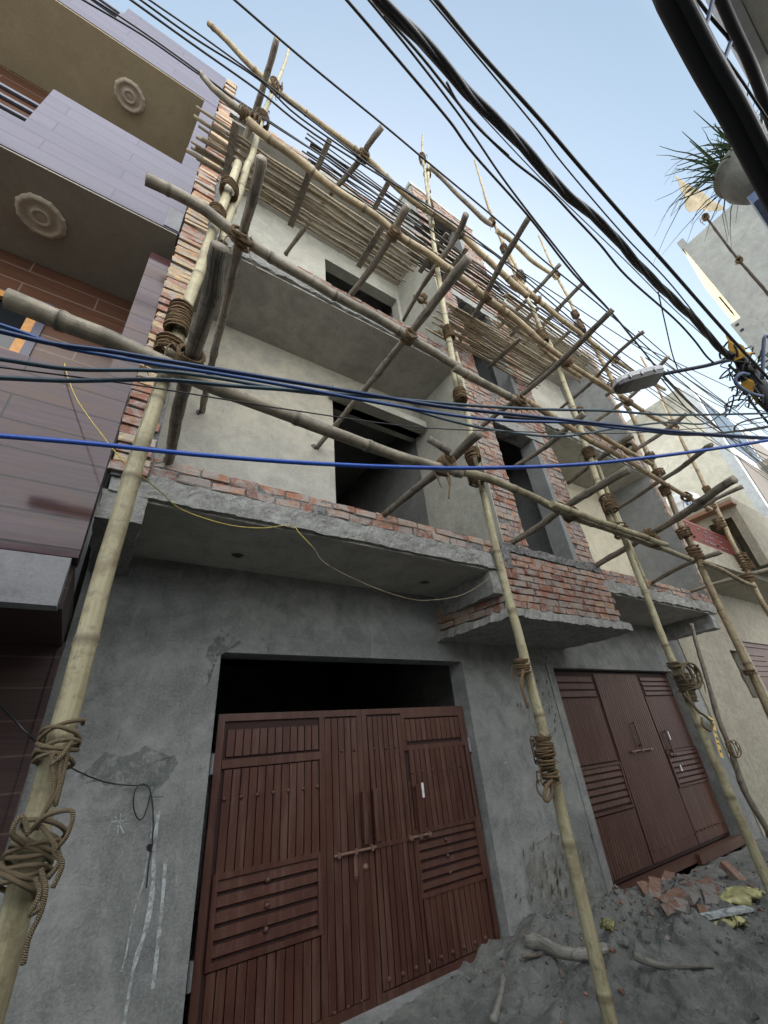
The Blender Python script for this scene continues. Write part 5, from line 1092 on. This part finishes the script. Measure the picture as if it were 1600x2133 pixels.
# ================================================================== opposite side of the lane
R_ = empty('grey_tower_house', (10, -1, 0), 'tall plain grey rendered house end across the lane at the right edge', 'house')
c0 = onX(1405, 505, 10); c1 = onX(1560, 437, 10)
mb = MB(); zt = 11.7
mb.box(10.0, 12.0, -9.0, 0.16, 8.97, zt); mb.box(10.0, 10.25, 0.05, 0.20, zt, 12.0); mb.box(10.0, 10.12, -9, 0.05, zt, zt+0.03); mb.box(10.02, 14, -9, -0.45, 0, 8.97); mb.build('wall', M_TOWER, R_)
mb = MB(); i = len(mb.v)
for z in (8.97, zt+0.3):
    for (x, y) in ((10.0, 0.163), (12.0, 0.37), (12.0, 0.17)): mb.v.append(V(x, y, z))
mb.face((i, i+1, i+4, i+3)); mb.face((i, i+2, i+1)); mb.face((i+3, i+4, i+5)); mb.face((i+1, i+2, i+5, i+4)); mb.build('sunlit_face', M_CREAM, R_)
mb = MB(); mb.box(9.98, 12.0, -0.5, 0.36, 7.6, 8.96); mb.build('water_chute', M_TOWER, R_)
mb = MB()
for (x, y) in ((1536, 676), (1546, 687)): hc = onX(x, y, 9.975); mb.obox(hc, V(0.004, 0, 0), V(0, 0.03, 0), V(0, 0, 0.03))
mb.split('drain_hole', M_DARK, R_)
mb = MB(); a = onX(1507, 645, 10.6); mb.box(10.5, 11.2, 0.20, 0.24, 9.6, 10.2); mb.build('shutter', M_DARK, R_)
# near opposite house: balcony edges over the camera's right
O_ = empty('opposite_house', (4, -3, 0), 'weathered house across the lane with a white balcony edge in the top right corner', 'house')
mb = MB(); wallY(mb, -9, 0.6, 0, 5.0, -2.5, 0.1); mb.box(-9, 0.6, -6, -2.5, 0, 5.0); mb.build('wall', M_NBR, O_)
mb = MB(); mb.box(0.6, 9.6, -6, -2.5, 0, 3.6); mb.build('wall', M_NBR, O_)
for x0_ in (-4.4, -2.6, -0.9):
    mb = MB(); mb.box(x0_, x0_+0.8, -2.49, -2.47, 3.2, 4.6); mb.build('window', M_GLASS, O_)
mb = MB(); mb.box(-9, 0.6, -2.49, -2.2, 2.75, 2.9); mb.build('sunshade', M_WHTCH2, O_)
q0 = onZ(1512, 0, 5.6); q1 = onZ(1600, 190, 5.6)
yb = -0.42
mb = MB(); mb.box(0.6, 6.0, -0.895, -0.835, 5.55, 5.9); mb.build('white_ledge', M_WHT, O_)
mb = MB(); mb.box(0.6, 3.05, -2.5, -0.90, 5.48, 5.62); mb.box(3.6, 6.0, -2.5, -0.90, 5.48, 5.62); mb.split('balcony_slab', M_TOWER, O_)
# planter with spiky plant on a bracket
pc = onD(1580, 352, 4.4)
pl = empty('planter', pc, 'round weathered cement planter hung at the upper right edge with a dried spiky plant', 'planter')
mb = MB(); n = 28
prof = [(0.05, -0.30), (0.20, -0.28), (0.32, -0.18), (0.38, -0.02), (0.36, 0.12), (0.40, 0.16), (0.40, 0.20), (0.33, 0.20), (0.31, 0.10)]
for (r_, z) in prof:
    for k in range(n): a = 2*math.pi*k/n; mb.v.append(pc+V(math.cos(a)*r_, math.sin(a)*r_, z)*0.85)
for j in range(len(prof)-1):
    for k in range(n): k2 = (k+1) % n; mb.face((j*n+k, j*n+k2, (j+1)*n+k2, (j+1)*n+k))
mb.face([k for k in range(n)][::-1]); mb.face([(len(prof)-1)*n+k for k in range(n)])
mb.build('pot', M_TOWER, pl, smooth=True)
mb = MB(); rnd = random.Random(9)
for k in range(120):
    az = rnd.uniform(0, 6.28); el = rnd.uniform(-0.1, 1.35); Ln = rnd.uniform(0.5, 1.15)
    if rnd.random() < 0.65: az = math.pi*0.85+rnd.uniform(-1.0, 1.0)
    d = V(math.cos(az)*math.cos(el), math.sin(az)*math.cos(el), math.sin(el)); st = pc+V(rnd.uniform(-.2, .2), rnd.uniform(-.2, .2), 0.15+rnd.uniform(0, 0.35)*rnd.random())
    P = [st+d*Ln*t+V(0, 0, -0.45*Ln*t*t*(1+rnd.random()*0.5)) for t in (0, .25, .5, .75, 1)]
    sdv = d.cross(Z_).normalized(); wd = rnd.uniform(0.007, 0.014); i = len(mb.v)
    for j, p in enumerate(P):
        ww = wd*(1-0.8*j/4); mb.v += [p-sdv*ww, p+V(0, 0, -ww*0.5), p+sdv*ww]
    for j in range(4):
        for q in (0, 1): a = i+3*j+q; mb.face((a, a+1, a+4, a+3))
mb.build('leaves', M_LEAF, pl)
mb = MB(); mb.obox(pc+V(0.35, -0.1, -0.42), V(0.5, 0, 0), V(0, 0.32, 0), V(0, 0, 0.06)); mb.build('bracket_slab', M_PIPE, pl)

# ================================================================== right-hand neighbours
N_ = empty('right_neighbour_house', (11, 3.8, 0), 'low plastered house right of the scaffolding with a red railing and maroon door', 'house')
mb = MB(); wallY(mb, 9.55, 18, -0.3, 4.4, 3.78, 0.25, [(11.85, 12.3, 1.95, 2.95), (12.9, 16, 0, 3.2)]); mb.build('wall', M_NBR, N_)
mb = MB(); mb.box(12.9, 16, 3.86, 3.92, 0, 3.2); frame(mb, 12.9, 16, 0, 3.2, 3.86, 0.1, 0.03); hslats(mb, 13.1, 14.1, 2.4, 3.0, 3.86, 5); vslats(mb, 13.1, 15.8, 0.3, 2.3, 3.86, 0.1); mb.build('door', M_GATE2, N_)
mb = MB(); mb.box(11.85, 12.3, 3.9, 3.93, 1.95, 2.95); hslats(mb, 11.9, 12.25, 2.0, 2.9, 3.9, 9); mb.build('window', M_DARK, N_)
mb = MB(); mb.rough(9.7, 17.9, 2.80, 3.8, 4.39, 4.5, 0.1, 0.012); mb.build('balcony_slab', M_NBR, N_)
mb = MB(); mb.box(9.75, 17.9, 2.81, 2.95, 4.5, 4.84); mb.box(12.55, 12.9, 2.79, 2.97, 4.84, 5.5); mb.split('parapet', M_NBR, N_)
mb = MB()
for (xa, xb) in ((9.78, 12.5), (12.95, 17.5)):
    mb.box(xa, xb, 2.86, 2.90, 4.86, 4.90); mb.box(xa, xb, 2.85, 2.91, 5.36, 5.41); mb.box(xa, xb, 2.885, 2.89, 4.9, 5.36)
    x = xa
    while x < xb: mb.box(x, x+0.035, 2.855, 2.88, 4.9, 5.36); x += 0.085
rnd = random.Random(2)
for k in range(46):
    x = rnd.choice([rnd.uniform(9.9, 12.4), rnd.uniform(13.0, 15.5)]); z = rnd.choice([5.27, 4.98, 5.14]); mb.box(x, x+rnd.uniform(0.05, 0.18), 2.845, 2.853, z, z+0.035, m=1)
mb.build('red_railing', [M_REDM, M_FASC], N_)
# upper room with a doorway in its side wall
mb = MB(); zr = 6.25
mb.quad(V(12, 2.34, 4.5), V(12, 2.34, zr), V(12, 2.52, zr), V(12, 2.52, 4.5)); mb.quad(V(12, 3.02, 4.5), V(12, 3.02, zr), V(12, 6, zr), V(12, 6, 4.5)); mb.quad(V(12, 2.52, 5.77), V(12, 2.52, zr), V(12, 3.02, zr), V(12, 3.02, 5.77))
mb.quad(V(12, 2.34, 4.5), V(16, 2.34, 4.5), V(16, 2.34, zr), V(12, 2.34, zr)); mb.quad(V(12, 2.34, zr), V(16, 2.34, zr), V(16, 6, zr), V(12, 6, zr)); mb.quad(V(12.8, 2.4, 4.5), V(12.8, 6, 4.5), V(12.8, 6, zr), V(12.8, 2.4, zr))
mb.build('upper_room', M_NBR, N_)
mb = MB(); mb.box(11.7, 12.02, 2.3, 3.3, 5.98, 6.06); mb.build('sunshade', M_BRN, N_)
# water tank
tc = V(12.5, 3.45, 6.25)
tk = empty('water_tank', tc, 'white ribbed plastic water tank with blue print on the neighbour roof', 'water tank')
mb = MB(); prof = [(0.46, 0), (0.46, 0.18), (0.48, 0.2), (0.46, 0.22), (0.46, 0.4), (0.48, 0.42), (0.46, 0.44), (0.44, 0.6), (0.34, 0.72), (0.16, 0.76), (0.16, 0.8), (0.02, 0.81)]
for (r_, z) in prof:
    for k in range(28): a = 2*math.pi*k/28; mb.v.append(tc+V(math.cos(a)*r_, math.sin(a)*r_, z))
for j in range(len(prof)-1):
    for k in range(28): k2 = (k+1) % 28; mb.face((j*28+k, j*28+k2, (j+1)*28+k2, (j+1)*28+k))
mb.build('tank_body', M_TANK, tk, smooth=True)
mb = MB()
for zz in (0.26, 0.06):
    for (a0, a1) in ((3.6, 3.72), (3.78, 3.84), (3.9, 4.05), (4.12, 4.2)):
        P = [tc+V(math.cos(a)*0.468, math.sin(a)*0.468, zz) for a in np.linspace(a0, a1, 5)]; i = len(mb.v)
        for p in P: mb.v += [p, p+V(0, 0, 0.10)]
        for j in range(4): mb.face((i+2*j, i+2*j+2, i+2*j+3, i+2*j+1))
mb.split('blue_print', M_TANKB, tk)
# tall whitewashed building
M_BRW = simple('dusty_brown_cladding', (0.20, 0.17, 0.14), 0.7)
W_ = empty('whitewashed_building', (18, 6, 0), 'tall old whitewashed building with a blank mouldy gable and glazed street front', 'building')
mb = MB(); mb.box(18.0, 50, 3.06, 12.4, 0, 13.72); mb.build('wall', M_WHITE, W_)
mb = MB(); mb.box(18.0, 50, 2.76, 3.06, 2, 13.5)
mb.build('street_front', plaster('blue_white_trim', (0.60, 0.62, 0.63), (0.68, 0.70, 0.71)), W_)
for zz in (4.6, 7.6, 10.6):
    for k in range(6):
        x0 = 18.35+k*4.3; mb = MB(); mb.box(x0, x0+3.9, 2.73, 2.758, zz, zz+2.45); o = mb.build('window', M_BRW if (k+int(zz)) % 2 else M_GLASS, W_)
mb = MB(); mb.box(21, 50, 1.3, 2.76, 10.3, 10.55); mb.box(24, 50, 1.3, 2.76, 7.2, 7.45); mb.box(24, 50, 1.2, 1.32, 10.55, 11.6); mb.split('far_balcony', M_NBR, W_)
D_ = empty('domed_roof', (26.3, 12.7, 9), 'pale rounded roof peeping over the whitewashed gable', 'roof')
mb = MB()
for j in range(7):
    b_ = j/6*math.pi/2
    for k in range(20): a = 2*math.pi*k/20; mb.v.append(V(26.3, 12.7, 16.9)+V(math.cos(a)*math.cos(b_)*1.7, math.sin(a)*math.cos(b_)*1.7, math.sin(b_)*1.9))
for j in range(6):
    for k in range(20): k2 = (k+1) % 20; mb.face((j*20+k, j*20+k2, (j+1)*20+k2, (j+1)*20+k))
mb.box(24.4, 29.0, 12.45, 16.0, 0, 16.9); mb.build('dome', M_WHITE, D_, smooth=False)

# ================================================================== things lying on the sand
def gp(x, y, it=6):
    z = 0.0
    for _ in range(it): p = onZ(x, y, z); z = gz(p.x, p.y)
    return V(p.x, p.y, z)
def ground_log(label, pts, r0, r1, mat, wob=0.01):
    r0 *= 1.2; r1 *= 1.2; P = [gp(*p)+V(0, 0, r0*0.5) for p in pts]; za, zb = P[0].z, P[-1].z; lift = max(0.0, sum(p.z for p in P)/len(P)-(za+zb)/2)*0.6
    P = [onZ(q[0], q[1], za+(zb-za)*i/(len(P)-1)+lift) for i, q in enumerate(pts)]; return log(label, P, r0, r1, mat=mat, wob=wob, name='driftwood_log', group='logs on the sand')
M_PALE = mat_wood('peeled_wood', (0.26, 0.25, 0.225), (0.38, 0.36, 0.32), (0.14, 0.13, 0.12))
ground_log('thick pale crooked branch lying on the sand by the pier', [(1098, 1962), (1130, 1965), (1170, 1985), (1215, 1990), (1262, 1975)], 0.052, 0.036, M_PALE)
ground_log('thin pale split pole lying beyond the crooked branch', [(1200, 1972), (1250, 1968), (1308, 1966)], 0.022, 0.02, M_PALE, 0.004)
ground_log('long tapering branch half buried to the right', [(1320, 1990), (1370, 2005), (1430, 2010), (1485, 2014)], 0.030, 0.012, M_PALE)
ground_log('dark twig under the crooked branch', [(1088, 1992), (1130, 1988), (1165, 1984)], 0.018, 0.014, M_LOG)
ground_log('short split stick standing out of the sand beside the first gate', [(1028, 2125), (1042, 2075), (1048, 2030)], 0.028, 0.02, M_PALE, 0.003)
ground_log('grey plank end lying against the neighbour wall', [(1565, 1632), (1600, 1638), (1640, 1640)], 0.03, 0.03, M_PALE, 0.004)
BR = [((1350, 1860), 0.9, 0.5, 'orange brick standing steeply at the left end of the heap'), ((1372, 1872), 0.3, 0.7, 'orange brick leaning on the leftmost one'), ((1395, 1838), 0.2, 0.2, 'brick lying flat at the back left of the heap'),
      ((1400, 1868), -0.5, 0.3, 'red brick in the middle of the heap'), ((1432, 1846), 0.6, -0.2, 'brick lying across the back of the heap'), ((1440, 1878), 0.15, 0.1, 'long grey cement-coated brick in front'),
      ((1470, 1850), -0.2, 0.15, 'flat brown brick behind the yellow sack'), ((1465, 1905), 0.8, -0.3, 'reddish brick tumbled lowest at the front'), ((1420, 1895), 0.1, 0.4, 'grey half brick in the sand at the front'),
      ((1532, 1832), 1.3, 1.1, 'single brick standing on end at the back right'), ((1486, 1880), 0.4, 0.5, 'dark brick wedged against the sack'), ((1398, 1895), -0.8, 0.3, 'broken brick piece sliding out at the left front')]
M_BR1 = mat_brick('loose_brick', [(0, (0.24, 0.13, 0.10)), (1, (0.34, 0.20, 0.14))], smear=0.48)
M_BR2 = mat_brick('coated_brick', [(0, (0.20, 0.17, 0.15)), (1, (0.26, 0.2, 0.17))], smear=0.4)
for k, (px, yaw, tl, lab) in enumerate(BR):
    c = gp(*px)+V(0, 0, 0.012+0.05*abs(math.sin(tl))); ex = V(math.cos(yaw), math.sin(yaw), math.sin(tl)).normalized(); ey = V(-math.sin(yaw), math.cos(yaw), 0.2*math.sin(k)).normalized(); ez = ex.cross(ey).normalized(); ey = ez.cross(ex)
    hl = 0.115 if 'half' not in lab and 'piece' not in lab else 0.07
    mb = MB(); i = 0; mb.rough(-hl, hl, -0.055, 0.055, -0.036, 0.036, 0.024, 0.006, seed=k*3, fr=14)
    mb.v = [c+ex*v.x+ey*v.y+ez*v.z for v in mb.v]; mb.r = [random.random()]*len(mb.f); rr = random.random(); mb.r = [rr]*len(mb.f)
    o = mb.build('loose_brick', M_BR2 if ('grey' in lab or 'dark' in lab) else M_BR1, None)
    for v in o.data.vertices: v.co -= c
    o.location = c; tag(o, lab, 'brick', 'loose bricks heaped before the second gate')
def sack(label, c, L, Wd, yaw, seed, mat):
    mb = MB(); n, m_ = 26, 14
    for i in range(n+1):
        for j in range(m_):
            t = i/n; a = 2*math.pi*j/m_; w_ = Wd*(0.35+0.65*math.sin(math.pi*min(1, max(0, t*0.9+0.08))))
            p = V((t-0.5)*L, math.cos(a)*w_, max(-0.02, math.sin(a)*w_*0.28)); q = noise.noise_vector(V(t*5+seed, math.cos(a)*2, math.sin(a)*2))+noise.noise_vector(V(t*16+seed, math.cos(a)*5, math.sin(a)*5))*0.5; p += q*0.05
            mb.v.append(c+V(p.x*math.cos(yaw)-p.y*math.sin(yaw), p.x*math.sin(yaw)+p.y*math.cos(yaw), p.z+0.03))
    for i in range(n):
        for j in range(m_): j2 = (j+1) % m_; mb.face((i*m_+j, i*m_+j2, (i+1)*m_+j2, (i+1)*m_+j))
    o = mb.build('plastic_sack', mat, None, smooth=True)
    for v in o.data.vertices: v.co -= c
    o.location = c; return tag(o, label, 'sack')
sack('crumpled yellow plastic cement sack behind the loose bricks', gp(1545, 1875), 0.62, 0.13, -0.15, 2, M_YSACK)
sack('small yellow sack scrap showing below the bricks', gp(1515, 1930), 0.34, 0.07, -0.6, 5, M_YSACK)
sack('tiny yellow scrap beside the crooked branch', gp(1274, 1955), 0.10, 0.04, 0.5, 8, M_YSACK)
mb = MB(); c = gp(1520, 1918)+V(0, 0, 0.03); mb.obox(c, V(0.22, -0.10, 0), V(0.02, 0.045, 0), V(0, 0, 0.012)); o = mb.build('board_offcut', M_WHTCH, None, bevel=0.003)
for v in o.data.vertices: v.co -= c
o.location = c; tag(o, 'pale narrow board offcut lying by the yellow scrap', 'board')

# rubble: brick chips, mortar crumbs and pebbles on the sand (uncountable)
mb = MB(); rr = random.Random(17)
def chip(c, sz, r, m):
    i = len(mb.v); q = Matrix.Rotation(rr.uniform(0, 6.28), 3, V(rr.uniform(-1, 1), rr.uniform(-1, 1), rr.uniform(-1, 1)).normalized())
    for k in range(8):
        d = V((k & 1)*2-1, ((k >> 1) & 1)*2-1, ((k >> 2) & 1)*2-1)*sz; d = V(d.x*rr.uniform(0.5, 1.2), d.y*rr.uniform(0.5, 1), d.z*rr.uniform(0.3, 0.8)); mb.v.append(c+q@d)
    for f in ((0, 2, 3, 1), (4, 5, 7, 6), (0, 1, 5, 4), (1, 3, 7, 5), (3, 2, 6, 7), (2, 0, 4, 6)): mb.face([i+k for k in f], r, m)
for k in range(900):
    if rr.random() < 0.55: x, y = rr.gauss(5.3, 0.8), rr.gauss(3.1, 0.45)
    else: x, y = rr.uniform(2.2, 8.5), rr.uniform(1.2, 3.75)
    if not (1.2 < x < 9 and 1 < y < 3.75): continue
    sz = rr.choice([0.006, 0.008, 0.012, 0.02]); m = 1 if rr.random() < 0.3 else 0
    chip(V(x, y, gz(x, y)+sz*0.3), sz, rr.random(), m)
tag(mb.build('rubble', [M_MORT, M_BR1]), kind='stuff', label='brick chips and mortar crumbs strewn over the grey sand', cat='rubble')
